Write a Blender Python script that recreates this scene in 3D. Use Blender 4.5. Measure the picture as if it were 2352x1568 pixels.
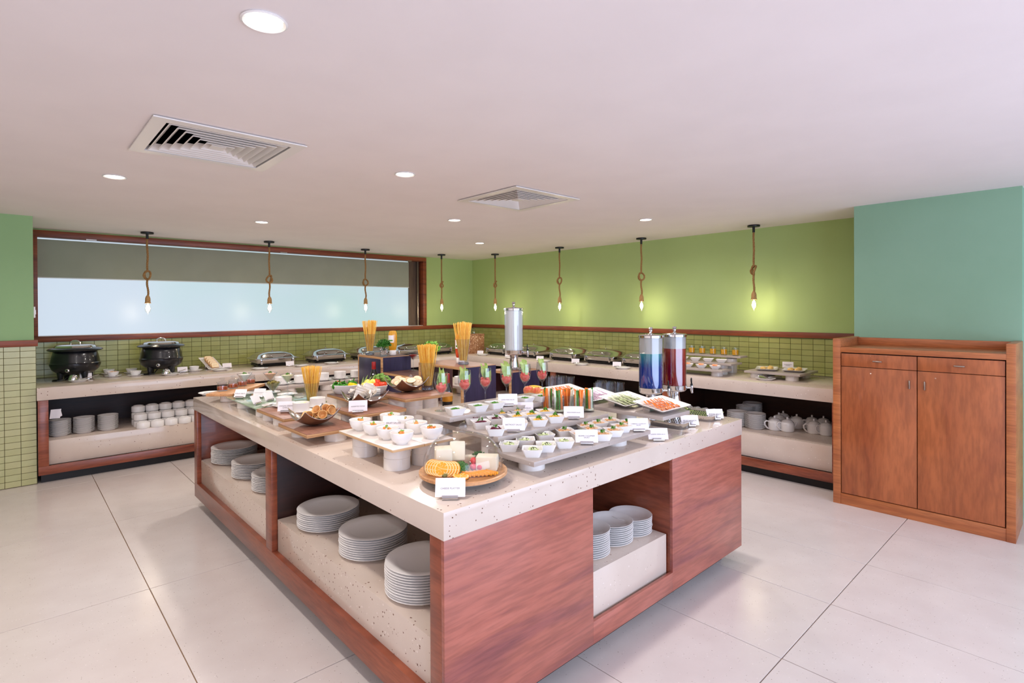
import bpy, bmesh, math, random
from mathutils import Vector, Matrix, Euler
for o in list(bpy.data.objects): bpy.data.objects.remove(o)
random.seed(7)
S = bpy.context.scene; C = S.collection; PI = math.pi
def lin(c):
    c = c/255.0
    return c/12.92 if c <= .04045 else ((c+.055)/1.055)**2.4
def rgb(r, g, b): return (lin(r), lin(g), lin(b), 1)
# ---------------------------------------------------------------- camera
cd = bpy.data.cameras.new('camera'); cam = bpy.data.objects.new('camera', cd); C.objects.link(cam)
th, pit, rol = math.radians(47.221), -.0057, -.0055
fw = Vector((math.cos(th)*math.cos(pit), math.sin(th)*math.cos(pit), math.sin(pit)))
rt = Vector((math.sin(th), -math.cos(th), 0)); up = rt.cross(fw)
R_ = rt*math.cos(rol)+up*math.sin(rol); U_ = up*math.cos(rol)-rt*math.sin(rol)
M = Matrix((R_, U_, -fw)).transposed().to_4x4(); M.translation = Vector((-5.9629, -7.461, 1.5507))
cam.matrix_world = M
cd.sensor_fit = 'HORIZONTAL'; cd.sensor_width = 36; cd.lens = 1247.008/2352*36
cd.shift_y = -(784-717.76)/2352; cd.clip_start = .05; cd.clip_end = 60
S.camera = cam
# ---------------------------------------------------------------- world and light
w = bpy.data.worlds.new('world'); S.world = w; w.use_nodes = True
w.node_tree.nodes['Background'].inputs[0].default_value = (.80, .88, 1, 1)
w.node_tree.nodes['Background'].inputs[1].default_value = 1.6
def light(kind, loc, energy, color, size=.1, sy=None, rot=(0, 0, 0), spread=PI, name='lamp'):
    d = bpy.data.lights.new(name, kind); d.energy = energy; d.color = color
    if kind == 'AREA':
        d.size = size; d.spread = spread
        d.shape = 'DISK' if sy is None else 'RECTANGLE'
        if sy: d.size_y = sy
    else: d.shadow_soft_size = size
    o = bpy.data.objects.new(name, d); C.objects.link(o); o.location = loc; o.rotation_euler = rot
    return o
# south lamp: daylight entering through the glazed side of the restaurant behind the camera
light('AREA', (-4.0, -10.3, 1.45), 235, (.58, .70, 1), 7.0, 2.2, (PI/2, 0, 0), name='daylight_south')
light('AREA', (-9.9, -6.0, 1.5), 22, (1, .84, .70), 7.0, 2.0, (PI/2, 0, -PI/2), name='bounce_fill_west')  # added warm fill standing in for floor bounce, no window on this side
DL = [(-5.398, -5.769), (-5.463, -3.184), (-4.135, -4.466), (-4.156, -1.93), (-2.811, -3.247), (-1.429, -4.477), (-1.475, -2.002),
      (-2.80, -5.80), (-6.75, -4.47), (-5.45, -8.4)]
for x, y in DL:
    light('AREA', (x, y, 2.395), 13.5, (1, .93, .88), .10, None, (0, 0, 0), math.radians(165), 'downlight_lamp')
VS = S.view_settings
S.display_settings.display_device = 'sRGB'
VS.view_transform = 'Standard'; VS.look = 'None'; VS.gamma = 1; VS.use_curve_mapping = False; VS.exposure = 0.0
cy = S.cycles; cy.max_bounces = 10; cy.diffuse_bounces = 5; cy.glossy_bounces = 5; cy.transmission_bounces = 8
cy.transparent_max_bounces = 40; cy.caustics_reflective = False; cy.caustics_refractive = False
cy.sample_clamp_indirect = 6; cy.blur_glossy = 1
try: cy.use_denoising = True
except Exception: pass
# ---------------------------------------------------------------- materials
MT = {}
def mat(name, col=(200, 200, 200), rough=.5, metal=0, spec=.5, trans=0, ior=1.45, emit=None, es=1, sub=0, coat=0):
    if name in MT: return MT[name]
    m = bpy.data.materials.new(name); m.use_nodes = True; MT[name] = m
    b = m.node_tree.nodes['Principled BSDF']
    b.inputs['Base Color'].default_value = rgb(*col); b.inputs['Roughness'].default_value = rough
    b.inputs['Metallic'].default_value = metal; b.inputs['Specular IOR Level'].default_value = spec
    b.inputs['IOR'].default_value = ior; b.inputs['Coat Weight'].default_value = coat
    b.inputs['Transmission Weight'].default_value = trans
    if emit: b.inputs['Emission Color'].default_value = rgb(*emit); b.inputs['Emission Strength'].default_value = es
    if sub:
        b.inputs['Subsurface Weight'].default_value = sub; b.inputs['Subsurface Radius'].default_value = (.02, .012, .008)
    return m
def N(m, t, **k):
    n = m.node_tree.nodes.new(t)
    for a, b in k.items(): setattr(n, a, b)
    return n
def L(m, a, b): m.node_tree.links.new(a, b)
def ramp(m, stops, interp='LINEAR'):
    r = N(m, 'ShaderNodeValToRGB'); e = r.color_ramp.elements; r.color_ramp.interpolation = interp
    while len(e) > 1: e.remove(e[-1])
    e[0].position = stops[0][0]; e[0].color = stops[0][1]
    for p, c in stops[1:]:
        x = e.new(p); x.color = c
    return r
def coords(m, scale=(1, 1, 1), rot=(0, 0, 0)):
    t = N(m, 'ShaderNodeTexCoord'); mp = N(m, 'ShaderNodeMapping')
    mp.inputs['Scale'].default_value = scale; mp.inputs['Rotation'].default_value = rot
    L(m, t.outputs['Object'], mp.inputs['Vector']); return mp.outputs[0]
def noisy(name, c1, c2, scale=8, rough=.5, bump=0, bscale=None, detail=4, spec=.5, **k):
    """two-colour noise, with optional relief"""
    m = mat(name, c1, rough, spec=spec, **k); b = m.node_tree.nodes['Principled BSDF']
    v = coords(m); n = N(m, 'ShaderNodeTexNoise'); n.inputs['Scale'].default_value = scale; n.inputs['Detail'].default_value = detail
    L(m, v, n.inputs['Vector']); r = ramp(m, [(.35, rgb(*c1)), (.65, rgb(*c2))]); L(m, n.outputs['Fac'], r.inputs[0])
    L(m, r.outputs[0], b.inputs['Base Color'])
    if bump:
        n2 = N(m, 'ShaderNodeTexNoise'); n2.inputs['Scale'].default_value = bscale or scale*4; L(m, v, n2.inputs['Vector'])
        bp = N(m, 'ShaderNodeBump'); bp.inputs['Strength'].default_value = bump; bp.inputs['Distance'].default_value = .002
        L(m, n2.outputs['Fac'], bp.inputs['Height']); L(m, bp.outputs[0], b.inputs['Normal'])
    return m
def stone(name, base, base2, dark, light_, scale, rough, d0=.16, amount=.25):
    """engineered stone: flecks of dark and pale chips scattered in a soft ground"""
    m = mat(name, base, rough); b = m.node_tree.nodes['Principled BSDF']; v = coords(m)
    n = N(m, 'ShaderNodeTexNoise'); n.inputs['Scale'].default_value = 5; n.inputs['Detail'].default_value = 5; L(m, v, n.inputs['Vector'])
    r = ramp(m, [(.35, rgb(*base)), (.65, rgb(*base2))]); L(m, n.outputs['Fac'], r.inputs[0]); col = r.outputs[0]
    wn = N(m, 'ShaderNodeTexNoise'); wn.inputs['Scale'].default_value = scale*1.3; L(m, v, wn.inputs['Vector'])
    vm = N(m, 'ShaderNodeVectorMath', operation='MULTIPLY_ADD'); vm.inputs[1].default_value = (.6/scale,)*3
    L(m, wn.outputs['Color'], vm.inputs[0]); L(m, v, vm.inputs[2])
    for k, (c, sc, keep) in enumerate(((dark, scale, amount), (light_, scale*.8, amount*.6))):
        vo = N(m, 'ShaderNodeTexVoronoi'); vo.inputs['Scale'].default_value = sc
        ad = N(m, 'ShaderNodeVectorMath', operation='ADD'); ad.inputs[1].default_value = (k*3.3, k*1.7, k*2.2)
        L(m, vm.outputs[0], ad.inputs[0]); L(m, ad.outputs[0], vo.inputs['Vector'])
        sx = N(m, 'ShaderNodeSeparateColor'); L(m, vo.outputs['Color'], sx.inputs[0])
        # chip size differs from cell to cell; only some cells carry a chip
        q = N(m, 'ShaderNodeMath', operation='MULTIPLY'); q.inputs[1].default_value = d0*1.7; L(m, sx.outputs[1], q.inputs[0])
        lt = N(m, 'ShaderNodeMath', operation='LESS_THAN'); L(m, vo.outputs['Distance'], lt.inputs[0]); L(m, q.outputs[0], lt.inputs[1])
        kp = N(m, 'ShaderNodeMath', operation='LESS_THAN'); L(m, sx.outputs[0], kp.inputs[0]); kp.inputs[1].default_value = keep
        mu = N(m, 'ShaderNodeMath', operation='MULTIPLY'); L(m, lt.outputs[0], mu.inputs[0]); L(m, kp.outputs[0], mu.inputs[1])
        mx = N(m, 'ShaderNodeMix', data_type='RGBA'); mx.inputs['B'].default_value = rgb(*c)
        L(m, mu.outputs[0], mx.inputs['Factor']); L(m, col, mx.inputs['A']); col = mx.outputs['Result']
    L(m, col, b.inputs['Base Color']); return m
def wood(name, c1, c2, c3, grain=(1, 1, 12), rough=.4, rot=(0, 0, 0), fine=60, coat=0, streak=3.0):
    """grain is the texture scale per axis; the small value runs along the grain"""
    m = mat(name, c1, rough, coat=coat); b = m.node_tree.nodes['Principled BSDF']; v = coords(m, grain, rot)
    n = N(m, 'ShaderNodeTexNoise'); n.inputs['Scale'].default_value = 1; n.inputs['Detail'].default_value = 6; n.inputs['Distortion'].default_value = .7
    L(m, v, n.inputs['Vector'])
    r = ramp(m, [(.3, rgb(*c3)), (.48, rgb(*c1)), (.7, rgb(*c2))]); L(m, n.outputs['Fac'], r.inputs[0])
    n2 = N(m, 'ShaderNodeTexNoise'); n2.inputs['Scale'].default_value = streak*3; n2.inputs['Detail'].default_value = 8; L(m, v, n2.inputs['Vector'])
    r2 = ramp(m, [(.38, (.72, .72, .72, 1)), (.6, (1, 1, 1, 1))]); L(m, n2.outputs['Fac'], r2.inputs[0])
    mx = N(m, 'ShaderNodeMix', data_type='RGBA', blend_type='MULTIPLY'); mx.inputs['Factor'].default_value = .8
    L(m, r.outputs[0], mx.inputs['A']); L(m, r2.outputs[0], mx.inputs['B']); L(m, mx.outputs['Result'], b.inputs['Base Color'])
    return m
def thin_glass(name, tint=(1, 1, 1), gloss=.10, rough=0.0, edge=1.0, ior=1.45):
    """thin clear sheet: straight transmission plus Fresnel reflection"""
    if name in MT: return MT[name]
    m = bpy.data.materials.new(name); m.use_nodes = True; MT[name] = m; nt = m.node_tree; nt.nodes.clear()
    o = N(m, 'ShaderNodeOutputMaterial'); t = N(m, 'ShaderNodeBsdfTransparent'); g = N(m, 'ShaderNodeBsdfGlossy')
    lw = N(m, 'ShaderNodeLayerWeight'); lw.inputs['Blend'].default_value = .5
    pw = N(m, 'ShaderNodeMath', operation='POWER'); pw.inputs[1].default_value = 4.0; L(m, lw.outputs['Facing'], pw.inputs[0])
    mth = N(m, 'ShaderNodeMath', operation='MULTIPLY_ADD'); mth.inputs[1].default_value = .55*edge; mth.inputs[2].default_value = .02+gloss*.12
    mth.use_clamp = True; L(m, pw.outputs[0], mth.inputs[0])
    t.inputs[0].default_value = (*tint, 1); g.inputs['Roughness'].default_value = rough
    x = N(m, 'ShaderNodeMixShader'); L(m, mth.outputs[0], x.inputs[0]); L(m, t.outputs[0], x.inputs[1]); L(m, g.outputs[0], x.inputs[2])
    L(m, x.outputs[0], o.inputs[0]); return m
def veil(name, col, opacity, rough=.3):
    """translucent body: part diffuse film, part see-through"""
    if name in MT: return MT[name]
    m = bpy.data.materials.new(name); m.use_nodes = True; MT[name] = m; b = m.node_tree.nodes['Principled BSDF']
    b.inputs['Base Color'].default_value = rgb(*col); b.inputs['Roughness'].default_value = rough
    b.inputs['Alpha'].default_value = opacity; return m
white_china = mat('white_china', (236, 233, 230), .16, coat=.3)
ceramic_ring = mat('ceramic_ring', (228, 222, 216), .14, coat=.3)
chrome = mat('chrome', (215, 215, 218), .08, 1)
steel = mat('steel', (205, 203, 200), .13, 1)
brushed = mat('brushed', (170, 160, 150), .28, 1)
glass = thin_glass('glass')
glass_thick = thin_glass('glass_thick', (.93, .95, .97), .3, .02, 1.3)
glass_dome = thin_glass('glass_dome', (.97, .97, .97), .08, 0, .9)
black_plastic = mat('black_plastic', (18, 18, 20), .35)
kettle_black = mat('kettle_black', (15, 17, 24), .28, coat=.4)
paper = mat('paper', (240, 234, 236), .6)
ink = mat('ink', (90, 80, 84), .7)
ceiling_paint = noisy('ceiling_paint', (233, 225, 223), (236, 228, 226), 3, .85, .05, 60, spec=.2)
green_paint = noisy('green_paint', (166, 188, 122), (169, 191, 126), 2, .7, .04, 80, spec=.25)
sage_paint = noisy('sage_paint', (146, 180, 128), (149, 183, 131), 2, .7, .04, 80, spec=.25)
daylit_green_paint = noisy('daylit_green_paint', (134, 168, 140), (138, 172, 145), 2, .7, .04, 80, spec=.25)  # green wall paint with the cool daylight tint mixed into its colour
tile_green = [noisy('tile_green_%d' % i, c, c2, 9, .22, .03, 30) for i, (c, c2) in enumerate((((152, 154, 92), (157, 159, 98)), ((146, 150, 88), (154, 156, 95)), ((156, 159, 98), (150, 156, 96)), ((142, 146, 85), (150, 152, 92))))]
tile_pale = [noisy('tile_pale_%d' % i, c, c2, 9, .22, .03, 30) for i, (c, c2) in enumerate((((178, 176, 126), (182, 180, 131)), ((172, 172, 120), (180, 178, 128)), ((182, 182, 132), (175, 175, 124))))]
grout = mat('grout', (92, 84, 56), .9)
counter_stone = stone('counter_stone', (203, 186, 172), (209, 193, 179), (118, 88, 72), (222, 208, 198), 70, .12, .17, .22)
slab_stone = stone('slab_stone', (170, 158, 150), (178, 166, 158), (146, 132, 124), (196, 188, 182), 60, .25, .13, .25)
cork_stone = stone('cork_stone', (176, 128, 92), (160, 110, 76), (120, 74, 48), (222, 190, 160), 70, .5, .35, .6)
floor_stone = stone('floor_stone', (208, 198, 193), (213, 204, 199), (160, 148, 138), (226, 218, 214), 95, .22, .13, .3)
floor_grout = mat('floor_grout', (150, 118, 84), .9)
wood_side = wood('wood_side', (138, 72, 50), (158, 86, 58), (108, 52, 36), (1.2, 1.2, 9), .3, coat=.15)
wood_panel = wood('wood_panel', (166, 96, 80), (180, 108, 92), (128, 72, 74), (.9, .9, 9), .32, (0, .22, 0), coat=.15)
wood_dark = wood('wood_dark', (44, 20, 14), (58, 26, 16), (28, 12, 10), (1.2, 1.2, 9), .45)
wood_trim = wood('wood_trim', (130, 66, 40), (150, 76, 44), (104, 48, 32), (1.2, 1.2, 14), .4)
teak = wood('teak', (168, 94, 54), (184, 106, 62), (146, 76, 44), (9, 5, .9), .36, coat=.15)
teak_rail = wood('teak_rail', (176, 104, 60), (190, 116, 68), (156, 86, 50), (4, 1.0, 14), .36, coat=.1)
ply_face = wood('ply_face', (150, 104, 84), (166, 118, 96), (126, 84, 70), (9, 1.6, 9), .42)
ply_edge = wood('ply_edge', (196, 150, 104), (214, 170, 122), (150, 106, 70), (2, 2, 160), .6, fine=80)
bamboo = wood('bamboo', (206, 152, 104), (218, 166, 118), (186, 130, 86), (2, 14, 14), .35)
navy_face = wood('navy_face', (50, 44, 74), (60, 52, 84), (42, 36, 62), (14, 14, 1.2), .3)
maroon_face = wood('maroon_face', (78, 48, 52), (92, 58, 60), (58, 36, 42), (12, 12, 1.5), .3)
board_dark = wood('board_dark', (86, 54, 44), (100, 64, 52), (66, 40, 34), (9, 1.6, 9), .4)
rope_m = noisy('rope_m', (168, 128, 78), (142, 104, 60), 90, .9, .6, 300)
# ---------------------------------------------------------------- mesh helpers
class MB:
    def __init__(s): s.v = []; s.f = []; s.sm = []; s.mi = []; s.m = 0
    def add(s, vs, fs, smooth=False):
        n = len(s.v); s.v += [tuple(v) for v in vs]
        s.f += [tuple(i+n for i in f) for f in fs]; s.sm += [smooth]*len(fs); s.mi += [s.m]*len(fs); return s
    def box(s, x0, y0, z0, x1, y1, z1):
        return s.add([(x0, y0, z0), (x1, y0, z0), (x1, y1, z0), (x0, y1, z0), (x0, y0, z1), (x1, y0, z1), (x1, y1, z1), (x0, y1, z1)],
                     [(0, 3, 2, 1), (4, 5, 6, 7), (0, 1, 5, 4), (1, 2, 6, 5), (2, 3, 7, 6), (3, 0, 4, 7)])
    def obox(s, c, size, rot=(0, 0, 0)):
        E_ = Euler(rot).to_matrix(); c = Vector(c); a, b, d = (q/2 for q in size)
        vs = [c+E_ @ Vector(p) for p in ((-a, -b, -d), (a, -b, -d), (a, b, -d), (-a, b, -d), (-a, -b, d), (a, -b, d), (a, b, d), (-a, b, d))]
        return s.add(vs, [(0, 3, 2, 1), (4, 5, 6, 7), (0, 1, 5, 4), (1, 2, 6, 5), (2, 3, 7, 6), (3, 0, 4, 7)])
    def lathe(s, prof, n=24, c=(0, 0, 0), smooth=True, sx=1, sy=1, M_=None):
        vs = []; rows = []
        for r, z in prof:
            if r < 1e-6: rows.append([len(vs)]); vs.append(Vector((0, 0, z)))
            else:
                rows.append(list(range(len(vs), len(vs)+n)))
                vs += [Vector((r*sx*math.cos(2*PI*i/n), r*sy*math.sin(2*PI*i/n), z)) for i in range(n)]
        fs = []
        for a, b in zip(rows, rows[1:]):
            if len(a) == 1 and len(b) == 1: continue
            for i in range(n):
                j = (i+1) % n
                if len(a) == 1: fs.append((a[0], b[j], b[i]))
                elif len(b) == 1: fs.append((a[i], a[j], b[0]))
                else: fs.append((a[i], a[j], b[j], b[i]))
        c = Vector(c); vs = [(M_ @ v if M_ else v)+c for v in vs]
        return s.add(vs, fs, smooth)
    def tube(s, pts, r, n=8, caps=True, smooth=True):
        pts = [Vector(p) for p in pts]; k = len(pts); rr = r if isinstance(r, (list, tuple)) else [r]*k
        vs = []; prev = None
        for i, p in enumerate(pts):
            t = (pts[min(i+1, k-1)]-pts[max(i-1, 0)]).normalized()
            if prev is None:
                a = Vector((0, 0, 1)) if abs(t.z) < .9 else Vector((1, 0, 0)); u = t.cross(a).normalized()
            else: u = (prev-t*prev.dot(t)).normalized()
            prev = u; w_ = t.cross(u)
            vs += [p+(u*math.cos(2*PI*j/n)+w_*math.sin(2*PI*j/n))*rr[i] for j in range(n)]
        fs = [(i*n+j, i*n+(j+1) % n, (i+1)*n+(j+1) % n, (i+1)*n+j) for i in range(k-1) for j in range(n)]
        if caps: fs += [tuple(range(n))[::-1], tuple(range((k-1)*n, k*n))]
        return s.add(vs, fs, smooth)
    def loft(s, loops, cap0=True, cap1=True, smooth=False):
        n = len(loops[0]); vs = [p for l in loops for p in l]
        fs = [(i*n+j, i*n+(j+1) % n, (i+1)*n+(j+1) % n, (i+1)*n+j) for i in range(len(loops)-1) for j in range(n)]
        if cap0: fs.append(tuple(range(n))[::-1])
        if cap1: fs.append(tuple(range((len(loops)-1)*n, len(loops)*n)))
        return s.add(vs, fs, smooth)
    def blob(s, c, rad, nu=12, nv=8, amp=0, rnd=None, rot=None, smooth=True):
        rnd = rnd or random; c = Vector(c); rx, ry, rz = rad if hasattr(rad, '__len__') else (rad,)*3
        E_ = Euler(rot).to_matrix() if rot else None; vs = [Vector((0, 0, -rz))]
        for i in range(1, nv):
            a = -PI/2+PI*i/nv
            for j in range(nu):
                b = 2*PI*j/nu; k = 1+amp*(rnd.random()-.5)*2
                vs.append(Vector((rx*math.cos(a)*math.cos(b)*k, ry*math.cos(a)*math.sin(b)*k, rz*math.sin(a)*k)))
        vs.append(Vector((0, 0, rz))); t = len(vs)-1; fs = []
        for j in range(nu):
            fs.append((0, 1+(j+1) % nu, 1+j)); b0 = 1+(nv-2)*nu; fs.append((b0+j, b0+(j+1) % nu, t))
        for i in range(nv-2):
            for j in range(nu): a0 = 1+i*nu; fs.append((a0+j, a0+(j+1) % nu, a0+nu+(j+1) % nu, a0+nu+j))
        return s.add([(E_ @ v if E_ else v)+c for v in vs], fs, smooth)
    def grid(s, fn, nx, ny, thick=0, smooth=True):
        vs = [Vector(fn(i/nx, j/ny)) for j in range(ny+1) for i in range(nx+1)]; w_ = nx+1
        fs = [(j*w_+i, j*w_+i+1, (j+1)*w_+i+1, (j+1)*w_+i) for j in range(ny) for i in range(nx)]
        if thick:
            n0 = len(vs); vs += [v-Vector((0, 0, thick)) for v in vs]; fs2 = [tuple(i+n0 for i in f[::-1]) for f in fs]
            ed = [j*w_ for j in range(ny, -1, -1)]+list(range(1, w_))+[j*w_+nx for j in range(1, ny+1)]+[ny*w_+i for i in range(nx-1, 0, -1)]
            fs = fs+fs2+[(ed[k], ed[(k+1) % len(ed)], ed[(k+1) % len(ed)]+n0, ed[k]+n0) for k in range(len(ed))]
        return s.add(vs, fs, smooth)
    def mesh(s, name, mats, bevel=0, seg=2):
        me = bpy.data.meshes.new(name); me.from_pydata(s.v, [], s.f)
        for m in (mats if isinstance(mats, (list, tuple)) else [mats]): me.materials.append(m)
        me.polygons.foreach_set('use_smooth', s.sm); me.polygons.foreach_set('material_index', s.mi)
        if bevel:
            bm = bmesh.new(); bm.from_mesh(me)
            es = [e for e in bm.edges if len(e.link_faces) == 2 and e.calc_face_angle(0) > .6]
            bmesh.ops.bevel(bm, geom=es, offset=bevel, segments=seg, affect='EDGES', profile=.5)
            for f in bm.faces: f.smooth = True
            bm.to_mesh(me); bm.free()
        if bevel or any(s.sm): me.set_sharp_from_angle(angle=.7)
        me.update(); return me
def obj(name, mb, m, parent=None, loc=(0, 0, 0), rot=(0, 0, 0), bevel=0, seg=2):
    me = mb.mesh(name, m, bevel, seg) if isinstance(mb, MB) else mb
    o = bpy.data.objects.new(name, me); C.objects.link(o); o.location = loc; o.rotation_euler = rot
    if parent: o.parent = parent
    return o
def tag(o, label, cat, group=None, kind=None):
    o['label'] = label; o['category'] = cat
    if group: o['group'] = group
    if kind: o['kind'] = kind
    return o
def thing(name, label, cat, loc=(0, 0, 0), rz=0, group=None, kind=None):
    o = bpy.data.objects.new(name, None); C.objects.link(o); o.location = loc; o.rotation_euler = (0, 0, math.radians(rz))
    o.empty_display_size = .05
    return tag(o, label, cat, group, kind)
def dup(root, loc, rz=0, label=None, group=None, rot=None):
    """a copy of a thing with copies of its parts and sub-parts"""
    def rec(o, par):
        c = o.copy(); C.objects.link(c)
        if par: c.parent = par
        for ch in KIDS.get(o.name, [x for x in o.children]): rec(ch, c)
        return c
    r = rec(root, None); r.location = loc; r.rotation_euler = rot or (0, 0, math.radians(rz))
    if label: r['label'] = label
    if group: r['group'] = group
    return r
KIDS = {}
PR = {}
def use(key, build, loc, rz=0, label='', group=None, rot=None):
    """first call builds the thing, later calls copy it"""
    if key not in PR:
        r = build(); PR[key] = r; KIDS_cache(r)
        r.location = loc; r.rotation_euler = rot or (0, 0, math.radians(rz)); r['label'] = label
        if group: r['group'] = group
        return r
    return dup(PR[key], loc, rz, label, group, rot)
def KIDS_cache(r):
    for o in [r]+list(r.children): KIDS[o.name] = list(o.children)
def struct(name, mb, m, parent=None, **k):
    o = obj(name, mb, m, parent, **k)
    if not parent: o['kind'] = 'structure'
    return o
ORD = ['first', 'second', 'third', 'fourth', 'fifth', 'sixth', 'seventh', 'eighth', 'ninth', 'tenth', 'eleventh', 'twelfth', 'thirteenth', 'fourteenth', 'fifteenth', 'sixteenth', 'seventeenth', 'eighteenth']
def text_mesh(txt, size, m, name='lettering'):
    cu = bpy.data.curves.new('txt', 'FONT'); cu.body = txt; cu.size = size; cu.align_x = 'CENTER'; cu.align_y = 'CENTER'
    cu.space_line = .95; cu.space_character = 1.08
    o = bpy.data.objects.new('txt', cu); C.objects.link(o)
    bpy.context.view_layer.update()
    me = bpy.data.meshes.new_from_object(o.evaluated_get(bpy.context.evaluated_depsgraph_get())); bpy.data.objects.remove(o); bpy.data.curves.remove(cu)
    me.name = name; me.materials.clear(); me.materials.append(m); return me
# ================================================================ room shell
H = 2.416; ISL = .8683
X0, X1, Y0, Y1 = -10.2, 0.0, -10.5, 0.0
# ---- floor of large terrazzo tiles
fl = struct('floor', MB().box(X0, Y0, -.10, X1+.3, Y1+.3, -.006), floor_grout)
tx = [-5.40+.645*i for i in range(-8, 10)]; ty = [-1.2-1.327*i for i in range(-2, 10)]
tm = {}
for i in range(len(tx)-1):
    for j in range(len(ty)-1):
        xa, xb, yb, ya = tx[i], min(tx[i+1], .3), ty[j], ty[j+1]
        if xa > .2 or yb < Y0 or ya > .2: continue
        k = (round(xb-xa, 3),)
        if k not in tm:
            g = .0022; tm[k] = MB().box(g, g, -.012, xb-xa-g, (yb-ya)-g, 0).mesh('tile', floor_stone, .0008, 1)
        obj('tile', tm[k], None, fl, (xa, ya, 0))
# ---- ceiling with two square openings for the air vents
VENT = [(-5.155, -4.315, .325), (-3.030, -4.370, .325)]
cb = MB(); xs = sorted({X0, X1+.3}|{v[0]+s*v[2] for v in VENT for s in (-1, 1)}); ys = sorted({Y0, Y1+.3}|{v[1]+s*v[2] for v in VENT for s in (-1, 1)})
for xa, xb in zip(xs, xs[1:]):
    for ya, yb in zip(ys, ys[1:]):
        if any(abs((xa+xb)/2-v[0]) < v[2] and abs((ya+yb)/2-v[1]) < v[2] for v in VENT): continue
        cb.box(xa, ya, H, xb, yb, H+.12)
for v in VENT: cb.box(v[0]-.5, v[1]-.5, H+.25, v[0]+.5, v[1]+.5, H+.27)
struct('ceiling', cb, ceiling_paint)
# ---- walls
TZ0, TZ1 = .868, 1.238         # wainscot of small tiles above the counter, trim above it
WX0, WX1 = -5.80, -.978        # window opening with its frame
wb = MB().box(X0, 0, 0, WX0, .3, H).box(WX1, 0, 0, X1+.3, .3, H).box(WX0, 0, 0, WX1, .3, 1.25).box(WX0, 0, 2.38, WX1, .3, H)
wall_window = struct('wall_left', wb, green_paint)
wall_right = struct('wall_right', MB().box(0, Y0, 0, .3, .3, H), green_paint)
def tiling(parent, items, mats, ax, limit=290):
    """items: (a0, a1, z0, z1, place) sorted by how near they are; ax 'x' runs along x facing -y, 'y' runs along y facing -x"""
    g = .0016; d = .006; cache = {}; rest = MB()
    for n, (a0, a1, z0, z1, p) in enumerate(items):
        w_ = a1-a0-2*g; h_ = z1-z0-2*g; k = random.randrange(len(mats))
        if n < limit:
            key = (round(w_, 3), round(h_, 3), k)
            if key not in cache:
                b = MB().box(0, -d, 0, w_, 0, h_) if ax == 'x' else MB().box(-d, 0, 0, 0, w_, h_)
                cache[key] = b.mesh('tile', mats[k], .0008, 1)
            obj('tile', cache[key], None, parent, ((a0+g, p, z0+g) if ax == 'x' else (p, a0+g, z0+g)))
        else:
            rest.m = k
            if ax == 'x': rest.box(a0+g, p-d, z0+g, a1-g, p, z1-g)
            else: rest.box(p-d, a0+g, z0+g, p, a1-g, z1-g)
    if rest.v: o = obj('tile', rest, list(mats), parent); o['kind'] = 'stuff'
rows = [(1.238-.0573*(i+1), 1.238-.0573*i) for i in range(7)]; rows[-1] = (.868, rows[-1][1])
gb = MB().box(WX0, -.004, .80, -.0, 0, 1.238); obj('grout_bed', gb, grout, wall_window)
it = [(max(-5.79, -3.827+.1043*i), min(-3.827+.1043*(i+1), -.01), z0, z1, -.003) for i in range(-19, 37) for z0, z1 in rows]
tiling(wall_window, it, tile_green, 'x')
obj('grout_bed', MB().box(-.004, -6.04, .80, 0, 0, 1.238), grout, wall_right)
it = [(max(-6.036, -6.043+.1083*i), min(-6.043+.1083*(i+1), -.012), z0, z1, -.003) for i in range(0, 56) for z0, z1 in rows]
tiling(wall_right, it, tile_green, 'y')
# left column with pale tiles below its trim
wc = struct('wall_column_left', MB().box(X0, -.932, 0, -5.8035, 0, H).box(X0, -.947, 0, -5.792, 0, 1.245), sage_paint)
obj('grout_bed', MB().box(X0, -.951, 0, -5.791, -.94, 1.245), grout, wc)
it = [(-5.792-.1065*(c+1), -5.792-.1065*c, .0573*r if r else .004, min(.0573*(r+1), 1.245), -.950) for c in range(3) for r in range(22)]
tiling(wc, it, tile_pale, 'x')
# pier behind the cabinet, wall beyond it, walls behind the camera
struct('wall_pier_right', MB().box(-.6463, -7.0897, 0, 0, -6.0366, H), daylit_green_paint)
wr = struct('wall_beyond_pier', MB().box(-.012, Y0, 0, 0, -7.0897, H), daylit_green_paint)
obj('grout_bed', MB().box(-.02, Y0, 0, -.012, -7.0897, .86), grout, wr)
tiling(wr, [(-7.0897-.1065*(c+1), -7.0897-.1065*c, .0573*r+.003, .0573*(r+1), -.020) for c in range(6) for r in range(15)], tile_pale, 'y')
wf = struct('wall_front', MB().box(X0, Y0-.2, 0, X1, Y0, .4).box(X0, Y0-.2, 2.3, X1, Y0, H).box(X0, Y0-.2, 0, X0+1.5, Y0, H).box(X1-1, Y0-.2, 0, X1+.3, Y0, H), ceiling_paint)
struct('wall_back_left', MB().box(X0-.2, Y0, 0, X0, 0, H), ceiling_paint)
# ---- trims
struct('trim_1', MB().box(WX0+.0, -.028, 1.238, -.0, .0, 1.298), wood_trim, bevel=.002)
struct('trim_2', MB().box(-.028, -6.0366, 1.245, 0, -.028, 1.302), wood_trim, bevel=.002)
struct('trim_3', MB().box(X0, -.966, 1.245, -5.778, -.93, 1.300), wood_trim, bevel=.002)
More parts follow.
